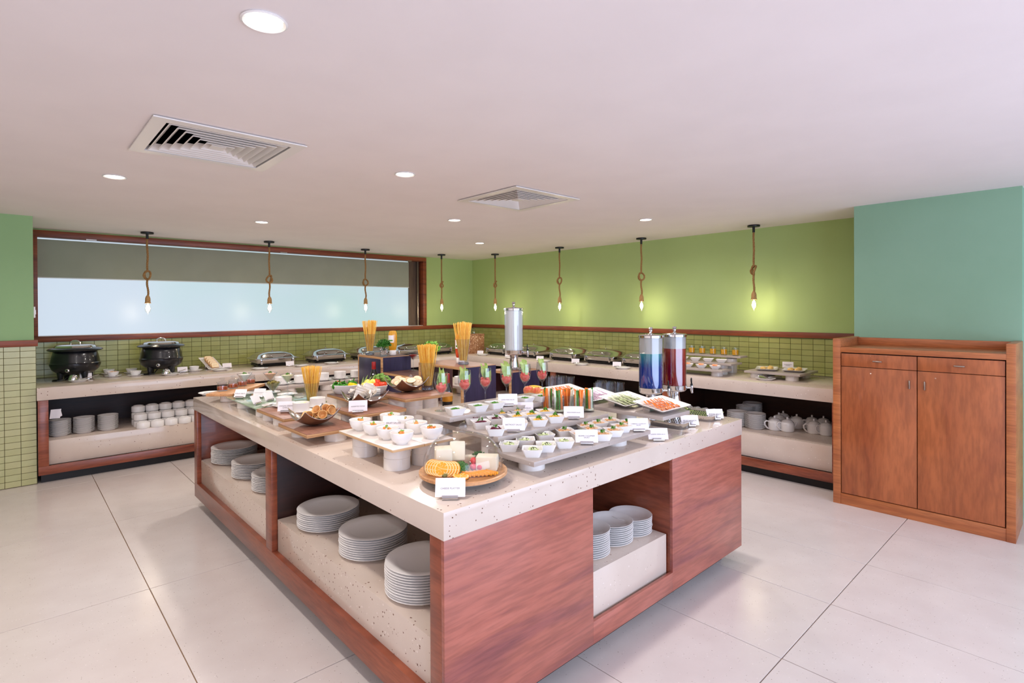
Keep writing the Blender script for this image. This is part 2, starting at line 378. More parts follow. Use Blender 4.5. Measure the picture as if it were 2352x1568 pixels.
# ---- window
fr = MB().box(WX0, -.03, 2.335, WX1, .16, 2.40).box(WX0, -.03, 1.298, WX0+.052, .16, 2.335).box(WX1-.062, -.03, 1.298, WX1, .16, 2.335)
win = struct('window_1', fr, wood_trim, bevel=.003)
obj('sill', MB().box(WX0+.05, -.01, 1.285, WX1-.06, .16, 1.302), mat('sill_pale', (225, 225, 222), .4), win)
m = mat('frosted_pane', (70, 76, 78), .35, emit=(196, 220, 226), es=.95)
vt = N(m, 'ShaderNodeTexNoise'); vt.inputs['Scale'].default_value = .5; L(m, coords(m), vt.inputs['Vector'])
rr = ramp(m, [(.35, rgb(184, 214, 214)), (.6, rgb(202, 216, 230))]); L(m, vt.outputs['Fac'], rr.inputs[0]); L(m, rr.outputs[0], m.node_tree.nodes['Principled BSDF'].inputs['Emission Color'])
obj('pane', MB().box(WX0+.05, .115, 1.30, -1.235, .125, 2.335), m, win)
obj('roller_blind', MB().box(WX0+.05, .096, 1.915, -1.235, .1, 2.32), noisy('blind_cloth', (140, 142, 126), (136, 138, 122), 4, .9, .1, 400, emit=(110, 116, 100), es=.18), win)
obj('blind_rod', MB().box(WX0+.05, .09, 1.911, -1.235, .106, 1.921), mat('pale_rod', (205, 208, 204), .5), win)
obj('side_panel', MB().box(-1.235, .10, 1.30, -.99, .13, 2.335), wood('dull_board', (96, 76, 60), (104, 84, 66), (80, 62, 50), (14, 14, 1), .6), win)
obj('rail', MB().box(-1.10, .05, 1.30, -1.085, .10, 2.335), brushed, win)
for x in (-5.35, -3.3, -1.35):
    obj('latch', MB().box(x, -.035, 2.325, x+.09, -.01, 2.337), brushed, win)
# thermostat and switch on the corner of the left column
t = thing('wall_switch', 'small white wall switch on the edge of the left green column', 'switch', (-5.8035, -.90, 1.55))
obj('switch_plate', MB().box(0, -.03, -.05, .012, .03, .05), mat('switch_white', (228, 226, 224), .4), t, bevel=.002)
obj('rocker', MB().box(.012, -.012, -.02, .016, .012, .02), white_china, t)
# ---- ceiling fittings
def make_downlight():
    t = thing('downlight', '', 'ceiling light')
    obj('trim_ring', MB().lathe([(.062, 0), (.066, -.004), (.060, -.007), (.052, -.003), (.052, 0)], 40), white_china, t)
    obj('lens', MB().lathe([(.052, -.002), (0, -.0025)], 40), mat('lamp_lens', (255, 250, 240), .3, emit=(255, 244, 226), es=14), t)
    return t
for i, (x, y, l) in enumerate(((-5.398, -5.769, 'large looking round downlight nearest the camera, at the top of the picture'), (-5.463, -3.184, 'round downlight left of all, behind the left air vent'),
        (-4.111, -4.464, 'round downlight in the ceiling between the two air vents'), (-4.156, -1.93, 'round downlight in front of the window blind, above the second pendant'),
        (-2.811, -3.247, 'round downlight just behind and left of the small diamond air vent'), (-1.429, -4.477, 'round downlight right of the small air vent, near the green wall'),
        (-1.475, -2.002, 'farthest round downlight, nearest the green corner'))):
    use('downlight', make_downlight, (x, y, H), 0, l)
vent_white = mat('vent_white', (226, 220, 214), .35)
def make_vent():
    t = thing('air_vent', '', 'air vent'); a = .325
    fb = MB()
    for k in range(4):
        r = Matrix.Rotation(k*PI/2, 3, 'Z')
        q = [(a+.015, -.006), (a+.015, -.012), (a-.045, -.012), (a-.045, .02)]
        loops = [[r @ Vector((x, -x*s if False else s*x, z)) for x, z in q] for s in (-1, 1)]
        fb.add([p for l in loops for p in l], [(0, 1, 5, 4), (1, 2, 6, 5), (2, 3, 7, 6), (3, 0, 4, 7)])
    obj('frame', fb, vent_white, t)
    obj('duct', MB().add([(-a, -a, 0), (a, -a, 0), (a, a, 0), (-a, a, 0), (-a, -a, .24), (a, -a, .24), (a, a, .24), (-a, a, .24)],
        [(4, 5, 6, 7), (0, 1, 5, 4), (1, 2, 6, 5), (2, 3, 7, 6), (3, 0, 4, 7)]), mat('duct_black', (8, 8, 9), .9), t)
    for i in range(6):
        ro = .268-i*.040; ri = ro-.030; z0 = -.010; z1 = .024
        for k in range(4):
            r = Matrix.Rotation(k*PI/2, 3, 'Z')
            vs = [r @ Vector(p) for p in ((ro, -ro, z0), (ro, ro, z0), (ri, ri, z1), (ri, -ri, z1), (ro-.004, -ro+.004, z0-.002), (ro-.004, ro-.004, z0-.002), (ri-.003, ri-.003, z1-.002), (ri-.003, -ri+.003, z1-.002))]
            obj('louvre', MB().add(vs, [(0, 1, 2, 3), (4, 7, 6, 5), (0, 4, 5, 1), (2, 6, 7, 3)]), vent_white, t)
    obj('centre_plate', MB().box(-.034, -.034, -.010, .034, .034, -.006), vent_white, t)
    return t
use('vent', make_vent, (VENT[0][0], VENT[0][1], H), 0, 'large square white air vent in the ceiling at the left, nearest the camera')
use('vent', make_vent, (VENT[1][0], VENT[1][1], H), 0, 'smaller looking square white air vent in the middle of the ceiling')
# ---- rope pendants
bulb_glass = thin_glass('bulb_glass', (1, .98, .94), .15, 0, .8)
def make_pendant(seed):
    rnd = random.Random(seed); t = thing('rope_pendant', '', 'pendant light'); zr = -.72
    obj('ceiling_rose', MB().lathe([(0, 0), (.060, 0), (.062, -.006), (.060, -.018), (.013, -.021), (.013, -.075), (0, -.075)], 28), black_plastic, t)
    # path of the rope with an overhand knot a bit below half way
    pts = []; a = rnd.uniform(0, PI); ka = .026
    for i in range(31): pts.append(Vector((.003*math.sin(i*.3), 0, -.07-i*.0118)))
    zk = pts[-1].z-.045
    for i in range(1, 30):
        s_ = i/30; q = -PI/2+s_*2*PI*1.5+PI
        pts.append(Vector((ka*1.25*math.sin(s_*3*PI), .020*math.cos(s_*4.5*PI)*(1-abs(2*s_-1)**4), zk+.045*math.cos(s_*PI*3)*(1-.0*s_))))
    z2 = pts[-1].z
    for i in range(1, 16): pts.append(Vector((.006*math.sin(i*.4), 0, zk-.045-i*.0125)))
    rot = Matrix.Rotation(a, 3, 'Z'); pts = [rot @ p for p in pts]; rb = MB(); k = len(pts)
    for ph in range(3):
        sp = []
        prev = None
        for i in range(k*2-1):
            p = pts[i//2] if i % 2 == 0 else (pts[i//2]+pts[i//2+1])/2
            j = min(i//2, k-2); tg = (pts[j+1]-pts[j]).normalized()
            if prev is None: u = tg.cross(Vector((1, 0, 0))).normalized()
            else: u = (prev-tg*prev.dot(tg)).normalized()
            prev = u; v_ = tg.cross(u); an = i*.62+ph*2*PI/3
            sp.append(p+(u*math.cos(an)+v_*math.sin(an))*.0052)
        rb.tube(sp, .0062, 5)
    obj('rope', rb, rope_m, t)
    zb = pts[-1].z
    obj('socket', MB().lathe([(.012, zb+.012), (.020, zb-.004), (.025, zb-.022), (.026, zb-.062), (.031, zb-.070), (.029, zb-.074), (.0, zb-.074)], 20), noisy('burlap', (186, 146, 96), (166, 126, 78), 60, .9, .3), t)
    zc = zb-.074
    obj('bulb', MB().lathe([(.014, zc), (.016, zc-.012), (.026, zc-.035), (.031, zc-.060), (.026, zc-.085), (.012, zc-.103), (.006, zc-.108), (.004, zc-.116), (0, zc-.118)], 20), bulb_glass, t)
    fb = MB()
    for i in range(4):
        an = i*PI/2; fb.tube([(.010*math.cos(an), .010*math.sin(an), zc-.022), (.017*math.cos(an), .017*math.sin(an), zc-.055), (.010*math.cos(an), .010*math.sin(an), zc-.082)], .0042, 6)
    fb.tube([(0, 0, zc), (0, 0, zc-.05)], .004, 6)
    obj('filament', fb, mat('filament', (255, 240, 210), .3, emit=(255, 236, 200), es=60), t)
    return t, zc-.06
pend = ((-4.855, -.413, 'rope pendant lamp left of all, in front of the window blind'), (-3.586, -.449, 'rope pendant lamp, second from the left, in front of the window'),
        (-2.263, -.414, 'rope pendant lamp, third from the left, above the left pasta glass'), (-1.016, -.504, 'rope pendant lamp just right of the window frame, left of the corner'),
        (-.418, -1.087, 'rope pendant lamp just right of the room corner with a slim knot'), (-.329, -2.354, 'rope pendant lamp on the green wall, third from its right end'),
        (-.286, -3.661, 'rope pendant lamp with an open heart shaped knot, second from the right'), (-.261, -5.017, 'rope pendant lamp right of all, nearest the green pier'))
for i, (x, y, l) in enumerate(pend):
    t, zb = make_pendant(i); t.location = (x, y, H); t['label'] = l; t['group'] = 'rope pendants around the buffet'
    light('POINT', (x, y, H+zb-.075), 2.2, (1, .84, .62), .03, name='pendant_lamp')
# ================================================================ counters
WT = .868
def slabbox(x0, y0, x1, y1, z0, z1): return MB().box(x0, y0, z0, x1, y1, z1)
# L-shaped worktop along both walls
wt = MB(); L_ = [(-5.79, -1.003), (-.913, -1.003), (-.913, -6.0), (-.01, -6.0), (-.01, -.01), (-5.79, -.01)]
wt.loft([[(x, y, .755) for x, y in L_], [(x, y, WT) for x, y in L_]])
tag(obj('worktop', wt, counter_stone, bevel=.002), 'long L shaped speckled beige stone worktop along both walls', 'worktop')
def wall_counter(name, label, ax):
    t = thing(name, label, 'counter')
    def B(a0, d0, z0, a1, d1, z1):   # a along the wall, d = depth from wall (negative)
        return MB().box(a0, d0, z0, a1, d1, z1) if ax == 'x' else MB().box(d0, a0, z0, d1, a1, z1)
    f = -.995 if ax == 'x' else -.905
    a0, a1 = (-5.785, -.92) if ax == 'x' else (-6.0, -1.1)
    obj('bottom_rail', B(a0, f, .078, a1, f+.03, .155), wood_side, t, bevel=.0015)
    obj('plinth', B(a0, f+.05, .155, a1, -.05, .375), counter_stone, t, bevel=.002)
    obj('toe_kick', B(a0+.02, f+.06, 0, a1, -.1, .078), mat('toe_black', (16, 12, 12), .5), t)
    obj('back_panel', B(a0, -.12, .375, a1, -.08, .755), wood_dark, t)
    ps = (-5.785, -5.711), (-3.35, -3.28), (-.99, -.92)
    if ax == 'y': ps = (-5.995, -5.94), (-4.403, -4.326), (-2.78, -2.705), (-1.09, -1.02)
    for p, q_ in ps:
        obj('post', B(p, f+.001, .155, q_, f+.03, .754), wood_side, t, bevel=.0015)
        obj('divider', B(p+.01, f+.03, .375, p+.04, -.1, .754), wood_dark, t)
    return t
lc = wall_counter('buffet_counter', 'wood and stone base of the window wall counter at the left', 'x')
rc = wall_counter('buffet_counter', 'wood and stone base of the counter along the right green wall', 'y')
# ---- island
ix0, ix1, iy0, iy1 = -4.8985, -2.6532, -5.9666, -2.5824
tag(obj('island_worktop', slabbox(ix0, iy0, ix1, iy1, .772, ISL), counter_stone, bevel=.0015), 'thick speckled beige stone top of the central buffet island', 'worktop')
t = thing('buffet_island', 'mahogany veneered base of the central buffet island with open plate shelves', 'counter', ((ix0+ix1)/2, (iy0+iy1)/2, 0))
isl = t; ox, oy = -(ix0+ix1)/2, -(iy0+iy1)/2
def IB(name, x0, y0, z0, x1, y1, z1, m, bv=.0012):
    return obj(name, MB().box(x0+ox, y0+oy, z0, x1+ox, y1+oy, z1), m, isl, bevel=bv)
e = .003
# left long side
IB('post', ix0+e, iy1-.085, .20, ix0+.035, iy1-e, .771, wood_side)
IB('post', ix0+e, -4.318, .20, ix0+.035, -4.222, .771, wood_side)
IB('post', ix0+e, iy0+.02, .20, ix0+.035, iy0+.088, .771, wood_side)
IB('bottom_rail', ix0+e, iy0+.02, .087, ix0+.035, iy1-e, .20, wood_side)
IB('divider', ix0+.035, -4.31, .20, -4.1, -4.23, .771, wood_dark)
IB('end_panel', ix0+.035, iy1-.05, .087, ix1-e, iy1-e, .771, wood_side)
IB('plinth', ix0+.033, -4.235, .10, -4.15, iy1-.06, .378, counter_stone, .0015)
IB('plinth', ix0+.033, iy0+.10, .10, -4.12, -4.325, .378, counter_stone, .0015)
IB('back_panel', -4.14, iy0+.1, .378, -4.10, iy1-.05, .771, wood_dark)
# right short side
IB('front_panel', ix0+e, iy0+e, .087, -4.102, iy0+.02, .771, wood_panel, .0008)
IB('front_panel', -3.453, iy0+e, .087, ix1-e, iy0+.02, .771, wood_panel, .0008)
IB('bottom_rail', -4.102, iy0+e, .087, -3.453, iy0+.02, .185, wood_panel, .0008)
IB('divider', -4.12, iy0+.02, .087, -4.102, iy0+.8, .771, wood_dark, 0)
IB('divider', -3.453, iy0+.02, .087, -3.433, iy0+.8, .771, wood_side, 0)
IB('plinth', -4.10, iy0+.035, .10, -3.462, iy0+.75, .378, counter_stone, .0015)
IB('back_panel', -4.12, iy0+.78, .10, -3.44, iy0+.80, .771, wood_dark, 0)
IB('end_panel', ix1-.03, iy0+.02, .087, ix1-e, iy1-.05, .771, wood_side)
IB('toe_kick', ix0+.09, iy0+.09, 0, ix1-.09, iy1-.09, .10, mat('toe_dark', (40, 34, 32), .5), 0)
# ---- teak cabinet
cx0, cx1, cy0, cy1, ch = -1.1473, -.648, -7.0942, -6.0211, 1.3067
t = thing('sideboard_cabinet', 'tall teak cabinet with two doors and two drawers against the green pier', 'cabinet', (-.9, -6.55, 0))
def CB(name, x0, y0, z0, x1, y1, z1, m, par=None, bv=.0015):
    return obj(name, MB().box(x0+.9, y0+6.55, z0, x1+.9, y1+6.55, z1), m, par or t, bevel=bv)
CB('side_panel', cx0, cy1-.053, 0, cx1, cy1, ch, teak_rail); CB('side_panel', cx0, cy0, 0, cx1, cy0+.047, ch, teak_rail)
CB('top_panel', cx0, cy0+.047, 1.200, cx1, cy1-.053, 1.240, teak_rail)
CB('gallery', cx1-.04, cy0+.047, 1.240, cx1, cy1-.053, 1.300, teak_rail)
CB('base_rail', cx0+.004, cy0+.047, 0, cx1, cy1-.053, .085, teak_rail)
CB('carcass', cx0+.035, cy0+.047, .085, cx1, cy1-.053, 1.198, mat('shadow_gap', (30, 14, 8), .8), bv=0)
ym = -6.567
for a, b in ((ym+.0025, cy1-.058), (cy0+.053, ym-.0025)):
    d = CB('drawer', cx0+.006, a, 1.092, cx0+.034, b, 1.192, teak, bv=.002); yc = (a+b)/2+.0
    obj('handle', MB().box(cx0-.006+.9, yc-.03+6.55, 1.137, cx0+.006+.9, yc+.03+6.55, 1.145), brushed, d, bevel=.002)
    d = CB('door', cx0+.006, a, .091, cx0+.034, b, 1.088, teak, bv=.002)
    yh = ym+.045 if a > ym else ym-.045
    obj('handle', MB().box(cx0-.006+.9, yh-.004+6.55, .955, cx0+.006+.9, yh+.004+6.55, 1.017), brushed, d, bevel=.002)
# ================================================================ tableware builders
def rsq(hx, hy, r, z, n=3):
    p = []
    for cx_, cy_, a0 in ((hx-r, hy-r, 0), (-hx+r, hy-r, PI/2), (-hx+r, -hy+r, PI), (hx-r, -hy+r, 1.5*PI)):
        for i in range(n+1):
            a = a0+i*PI/2/n; p.append(Vector((cx_+r*math.cos(a), cy_+r*math.sin(a), z)))
    return p
def plate_mb(R, h=.019): return MB().lathe([(0, .004), (.60*R, .004), (.62*R, 0), (.66*R, 0), (.68*R, .004), (.97*R, h-.004), (R, h-.001), (.985*R, h), (.70*R, .0115), (.62*R, .007), (0, .006)], 48)
def plate(R, nm='dinner_plate'):
    return lambda: tag(obj(nm, plate_mb(R), white_china), '', 'plate')
def stack(x, y, z, n, R, where, group, sp=.0105, nm='dinner_plate', seed=0):
    rnd = random.Random(seed)
    for i in range(n):
        k = n-1-i
        l = ('topmost plate of the stack ' if k == 0 else 'bottom plate of the stack ' if i == 0 else ORD[k]+' plate from the top of the stack ')+where
        j = .0015 if i else 0
        use('plate%.3f' % R, plate(R, nm), (x+rnd.uniform(-j, j), y+rnd.uniform(-j, j), z+i*sp), 0, l, group)
def ring():
    return tag(obj('riser_ring', MB().lathe([(.051, 0), (.0565, 0), (.0575, .001), (.0575, .049), (.0565, .05), (.051, .05), (.051, 0)], 40), ceramic_ring), '', 'riser')
def risers(x, y, n, where, z=ISL):
    for k in range(n):
        lv = '' if n == 1 else ('lower ' if k == 0 else 'upper ' if k == n-1 and n == 2 else ORD[k]+' from the bottom ')
        use('ring', ring, (x+random.uniform(-.001, .001), y, z+k*.05), 0, lv+'white ceramic riser ring '+where, 'white riser rings')
def slab(name, x0, y0, x1, y1, zt, th_, m, label, edge=None, bevel=.0012, cat='serving board'):
    t = MB().box(x0, y0, zt-th_, x1, y1, zt)
    if edge:
        o = thing(name, label, cat, ((x0+x1)/2, (y0+y1)/2, zt-th_)); a, b = (x1-x0)/2, (y1-y0)/2
        obj('core', MB().box(-a, -b, 0, a, b, th_-.002), edge, o, bevel=.0008)
        obj('veneer', MB().box(-a, -b, th_-.002, a, b, th_), m, o, bevel=.0005)
        return o
    return tag(obj(name, t, m, bevel=bevel), label, cat)
def card(x, y, z, rz, txt, label, w_=.105, h_=.060, lean=24, size=None, lit=True):
    t = thing('menu_card', label, 'card', (x, y, z), rz, 'menu cards in metal holders'); a = math.radians(lean)
    obj('holder', MB().tube([(-.0285, 0, .0085), (.0285, 0, .0085)], .0085, 16), chrome, t)
    rot = (-a, 0, 0); b = MB(); n = 8
    b.grid(lambda u, v: ((u-.5)*w_, -.0012+.004*(2*u-1)**2*v, v*h_), n, 2, 0)
    c_ = obj('card', b, paper, t, (0, .002, .010), rot)
    if lit and txt:
        lines = txt.split('\n'); s_ = size or min(.0125, .088/max(len(l) for l in lines)*1.35)
        obj('lettering', text_mesh(txt, s_, ink), None, t, (0, .002+math.sin(a)*h_*.46-.0032, .010+math.cos(a)*h_*.46), (PI/2-a, 0, 0))
    fb = MB(); q = .004
    for x0_, x1_, z0_, z1_ in ((-w_/2+q, w_/2-q, h_-q-.0006, h_-q), (-w_/2+q, w_/2-q, q, q+.0006), (-w_/2+q, -w_/2+q+.0006, q, h_-q), (w_/2-q-.0006, w_/2-q, q, h_-q)):
        pass
    return t
def sq_dish(hx=.043, h=.034):
    def f():
        b = MB(); bx = hx*.70
        b.loft([rsq(bx, bx, .008, 0), rsq(hx, hx, .009, h), rsq(hx-.003, hx-.003, .008, h), rsq(bx-.001, bx-.001, .008, .008)], True, True, True)
        return tag(obj('salad_dish', b, white_china), '', 'dish')
    return f
def foliage(mb, c, r, n, size, rnd, up_=.3):
    c = Vector(c)
    for i in range(n):
        d = Vector((rnd.gauss(0, 1), rnd.gauss(0, 1), abs(rnd.gauss(0, 1))+up_)).normalized(); p = c+Vector((d.x*r[0], d.y*r[1], d.z*r[2]))*rnd.uniform(.55, 1)
        u = Vector((rnd.gauss(0, 1), rnd.gauss(0, 1), rnd.gauss(0, 1))).normalized(); v = u.cross(d)
        if v.length < .1: continue
        v.normalize(); u = (d*.6+u*.5).normalized(); s_ = size*rnd.uniform(.7, 1.3)
        mb.add([p-v*s_*.5, p+u*s_*.4-v*s_*.35, p+u*s_, p+u*s_*.4+v*s_*.35, p+v*s_*.5, p+d*s_*.25], [(0, 1, 5), (1, 2, 5), (2, 3, 5), (3, 4, 5)], False)
leaf_green = noisy('leaf_green', (58, 120, 30), (92, 150, 44), 120, .5, spec=.3)
leaf_dark = noisy('leaf_dark', (34, 88, 24), (58, 118, 34), 100, .5, spec=.3)
leaf_bright = noisy('leaf_bright', (110, 168, 60), (140, 190, 84), 90, .5, spec=.3)
FOOD = {}
def salad(kind):
    def f():
        rnd = random.Random(hash_(kind)); b = MB(); z0 = .020
        if kind == 'pea':
            for i in range(34):
                a = rnd.uniform(0, 2*PI); q = .024*math.sqrt(rnd.random()); b.blob((q*math.cos(a), q*math.sin(a), z0+.004+.010*(1-(q/.024)**2)*rnd.uniform(.6, 1)), .0042, 6, 4)
            mm = noisy('peas', (66, 134, 30), (104, 160, 50), 80, .35)
        elif kind == 'corn':
            for i in range(40):
                a = rnd.uniform(0, 2*PI); q = .025*math.sqrt(rnd.random()); b.blob((q*math.cos(a), q*math.sin(a), z0+.005+.011*(1-(q/.025)**2)*rnd.uniform(.6, 1)), (.0045, .0035, .004), 6, 4)
            mm = noisy('sweetcorn', (236, 178, 52), (244, 204, 96), 90, .35)
        elif kind == 'beet':
            for i in range(26):
                a = rnd.uniform(0, 2*PI); q = .020*math.sqrt(rnd.random()); p = Vector((q*math.cos(a), q*math.sin(a), z0+.004+.008*rnd.random())); d = Vector((rnd.uniform(-1, 1), rnd.uniform(-1, 1), rnd.uniform(-.3, .5))).normalized()*.010
                b.tube([p-d, p+Vector((0, 0, .002)), p+d], .0022, 4)
            mm = noisy('beetroot', (84, 16, 40), (120, 28, 62), 90, .35)
        elif kind == 'cucumber':
            for i in range(24):
                a = rnd.uniform(0, 2*PI); q = .022*math.sqrt(rnd.random()); p = Vector((q*math.cos(a), q*math.sin(a), z0+.006+.012*(1-q/.022)*rnd.random()))
                b.obox(p, (.016, .006, .004), (rnd.uniform(-.6, .6), rnd.uniform(-.6, .6), rnd.uniform(0, 3)))
            mm = noisy('cucumber_flesh', (200, 214, 150), (222, 230, 184), 60, .35)
        else:
            for i in range(46):
                a = rnd.uniform(0, 2*PI); q = .026*math.sqrt(rnd.random()); p = Vector((q*math.cos(a), q*math.sin(a), z0+.004+.014*(1-q/.026)*rnd.random())); d = Vector((rnd.uniform(-1, 1), rnd.uniform(-1, 1), rnd.uniform(-.3, .4))).normalized()*.013
                b.tube([p-d, p+Vector((0, 0, .003)), p+d], .0014, 4)
            mm = noisy('slaw', (240, 214, 172), (236, 170, 110), 120, .5)
        b.blob((0, 0, z0-.002), (.026, .026, .008), 12, 6)
        o = obj('salad_filling', b, mm); tag(o, '', 'salad', kind='stuff')
        g = MB()
        if kind == 'cucumber':
            for i in range(15):
                a = rnd.uniform(0, 2*PI); q = .018*math.sqrt(rnd.random()); g.obox((q*math.cos(a), q*math.sin(a), z0+.017-.3*q), (.006, .0022, .0022), (rnd.uniform(-.5, .5), rnd.uniform(-.5, .5), rnd.uniform(0, 3)))
            obj('sesame_topping', g, mat('black_sesame', (22, 20, 20), .5), o)
        elif kind != 'pea':
            foliage(g, (.002, 0, z0+.010), (.011, .009, .016), 26 if kind != 'beet' else 14, .010, rnd)
            g.tube([(0, 0, z0+.008), (.002, 0, z0+.02)], .001, 4); obj('parsley_sprig', g, leaf_green, o)
        return o
    return f
def hash_(s): return sum(ord(c)*(i+7) for i, c in enumerate(s))
def dish(x, y, z, rz, kind, where, cat_word):
    use('dish', sq_dish(), (x, y, z), rz, 'square white dish of %s, %s' % (cat_word, where), 'square white salad dishes')
    use('salad'+kind, salad(kind), (x, y, z), rz+random.uniform(-40, 40), '%s in the square white dish %s' % (cat_word, where), cat_word+' portions')
def fruit_bowl():
    return tag(obj('fruit_bowl', MB().lathe([(0, .004), (.018, .004), (.020, 0), (.024, 0), (.026, .005), (.042, .018), (.049, .036), (.051, .052), (.0495, .053), (.047, .051), (.045, .036), (.037, .018), (.018, .010), (0, .009)], 36), white_china), '', 'bowl')
def fruit_fill(k):
    def f():
        rnd = random.Random(k); t = thing('fruit_dessert', '', 'dessert')
        obj('cream', MB().lathe([(.0455, .040), (.03, .0405), (0, .041)], 28), mat('pink_cream', (232, 204, 190), .3), t)
        for i in range(5):
            a = rnd.uniform(0, 2*PI); q = .011*rnd.random()
            obj('fruit_cube', MB().obox((0, 0, 0), (.011, .010, .009), (rnd.uniform(-.5, .5), rnd.uniform(-.5, .5), rnd.uniform(0, 3))), noisy('papaya', (238, 138, 62), (244, 172, 96), 60, .3), t, (q*1.5*math.cos(a), q*math.sin(a), .045+.006*rnd.random()), bevel=.002)
        g = MB(); foliage(g, (.004, .002, .047), (.012, .008, .010), 7, .011, rnd); obj('mint_leaf', g, leaf_bright, t)
        return t
    return f
WG = [(0, 0), (.034, .001), (.034, .003), (.010, .008), (.0045, .014), (.0038, .05), (.0045, .075), (.012, .085), (.026, .104), (.034, .128), (.0355, .150), (.0335, .178), (.0318, .195), (.0308, .195), (.0325, .178), (.0345, .150), (.033, .128), (.025, .106), (.010, .089), (0, .087)]
def wine_glass(): return tag(obj('wine_glass', MB().lathe(WG, 36), glass_thick), '', 'glass')
watermelon = noisy('watermelon', (226, 70, 62), (238, 118, 100), 70, .3, sub=.1)
lettuce_m = noisy('lettuce', (206, 216, 142), (150, 190, 84), 22, .45, .4, 60, sub=.1)
def melon(k):
    def f():
        rnd = random.Random(k+50); b = MB()
        b.lathe([(0, .092), (.012, .095), (.023, .108), (.028, .120), (.024, .132), (0, .136)], 20)
        for i in range(16):
            a = rnd.uniform(0, 2*PI); q = .020*math.sqrt(rnd.random()); b.obox((q*math.cos(a), q*math.sin(a), rnd.uniform(.118, .140)), (.014, .013, .013), (rnd.uniform(0, 3), rnd.uniform(0, 3), rnd.uniform(0, 3)))
        return tag(obj('watermelon_cubes', b, watermelon, bevel=.0015, seg=1), '', 'salad', kind='stuff')
    return f
def lettuce(k):
    def f():
        rnd = random.Random(k); a0 = rnd.uniform(0, 6)
        def fn(u, v):
            x = (u-.5)*.050*(1-.35*v); y = .012*math.sin(u*9+a0)*(.4+v)+.008*math.sin(u*21+a0*2)*v+(v-.4)*.020; z = .125+v*.088+.010*math.sin(u*12+a0)*v-.05*(u-.5)**2/.25*.3
            return (x+.004*math.sin(v*9), y, z)
        b = MB().grid(fn, 22, 12); b.grid(lambda u, v: ((u-.5)*.040+.006, -.010+.008*math.sin(u*11+a0), .120+v*.055+.006*math.sin(u*14)*v), 16, 8)
        return tag(obj('lettuce_leaf', b, lettuce_m), '', 'salad leaf')
    return f
def tumbler(R, h, t_=.002, base=.010, name='tumbler', m=None):
    return lambda: tag(obj(name, MB().lathe([(0, 0), (R*.94, 0), (R, .003), (R, h), (R-t_, h), (R-t_*1.2, base), (0, base)], 28), m or glass_thick), '', 'glass')
MG = [(0, 0), (.036, .001), (.036, .003), (.008, .008), (.0035, .015), (.0032, .075), (.005, .084), (.052, .150), (.0512, .1505), (.005, .089), (0, .087)]
def martini_glass(): return tag(obj('martini_glass', MB().lathe(MG, 36), glass_thick), '', 'glass')
def cone_sauce(top, m, name='sauce', z=.0885):
    return lambda: tag(obj(name, MB().lathe([(0, z), ((top-.0885)*.755, top), ((top-.0885)*.5, top+.003), (0, top+.004)], 32), m), '', 'sauce')
def sprig(name='parsley_garnish'):
    def f():
        g = MB(); foliage(g, (0, 0, 0), (.012, .012, .009), 34, .008, random.Random(5)); return tag(obj(name, g, leaf_green), '', 'garnish')
    return f
pasta_m = noisy('pasta', (238, 184, 66), (246, 204, 104), 40, .5)
def pasta_glass():
    t = thing('pasta_glass', '', 'glass')
    obj('vessel', MB().lathe([(0, .004), (.030, .004), (.034, .012), (.035, .070), (.044, .130), (.050, .178), (.048, .178), (.042, .130), (.032, .070), (.030, .028), (0, .026)], 32), glass_thick, t)
    b = MB()
    for i in range(16): a = 2*PI*i/16; b.blob((.032*math.cos(a), .032*math.sin(a), .009), .009, 8, 6)
    b.lathe([(0, .0), (.030, .0), (.033, .004), (.030, .020), (0, .022)], 24); obj('glass_foot', b, thin_glass('glass_foot', (.9, .92, .95), .6, .03, 1.4), t)
    return t
def spaghetti(k, n=110):
    def f():
        rnd = random.Random(k); b = MB()
        for i in range(n):
            a = rnd.uniform(0, 2*PI); q = math.sqrt(rnd.random()); r0 = .024*q; r1 = (.068+rnd.uniform(-.006, .004))*q; da = rnd.uniform(-.5, .5)
            z1 = .300+rnd.uniform(-.006, .004)-.012*q; b.tube([(r0*math.cos(a+da), r0*math.sin(a+da), .030), (r1*math.cos(a), r1*math.sin(a), z1)], .0019, 4, True, False)
        return tag(obj('spaghetti_bundle', b, pasta_m), '', 'pasta', kind='stuff')
    return f
bowl_metal_out = noisy('bowl_wood_out', (92, 56, 36), (120, 78, 50), 20, .3, coat=.4)
bowl_metal_in = mat('bowl_metal_in', (205, 196, 190), .12, 1)
def boat(a=.105):
    def f():
        t = thing('curved_bowl', '', 'bowl')
        def fn(u, v, dz=0):
            x = (u-.5)*2; y = (v-.5)*2; return (a*x*(1-.05*y*y), a*y*(1-.05*x*x), dz+.040*(abs(x)**2.1+abs(y)**2.1)+.010*(x*x*y*y))
        obj('inner_skin', MB().grid(lambda u, v: fn(u, v, .0035), 20, 20), bowl_metal_in, t)
        b = MB().grid(lambda u, v: fn(1-u, v), 20, 20); rim = []
        for k in range(80):
            s_ = k/80*4; j = int(s_); q = s_-j; u, v = ((q, 0), (1, q), (1-q, 1), (0, 1-q))[j]; rim.append(Vector(fn(u, v, .002)))
        obj('outer_skin', b, bowl_metal_out, t); obj('rim', MB().tube(rim+[rim[0]], .002, 6), chrome, t); return t
    return f
# ================================================================ on the island, front left side
Z1, ZB = .938, .935
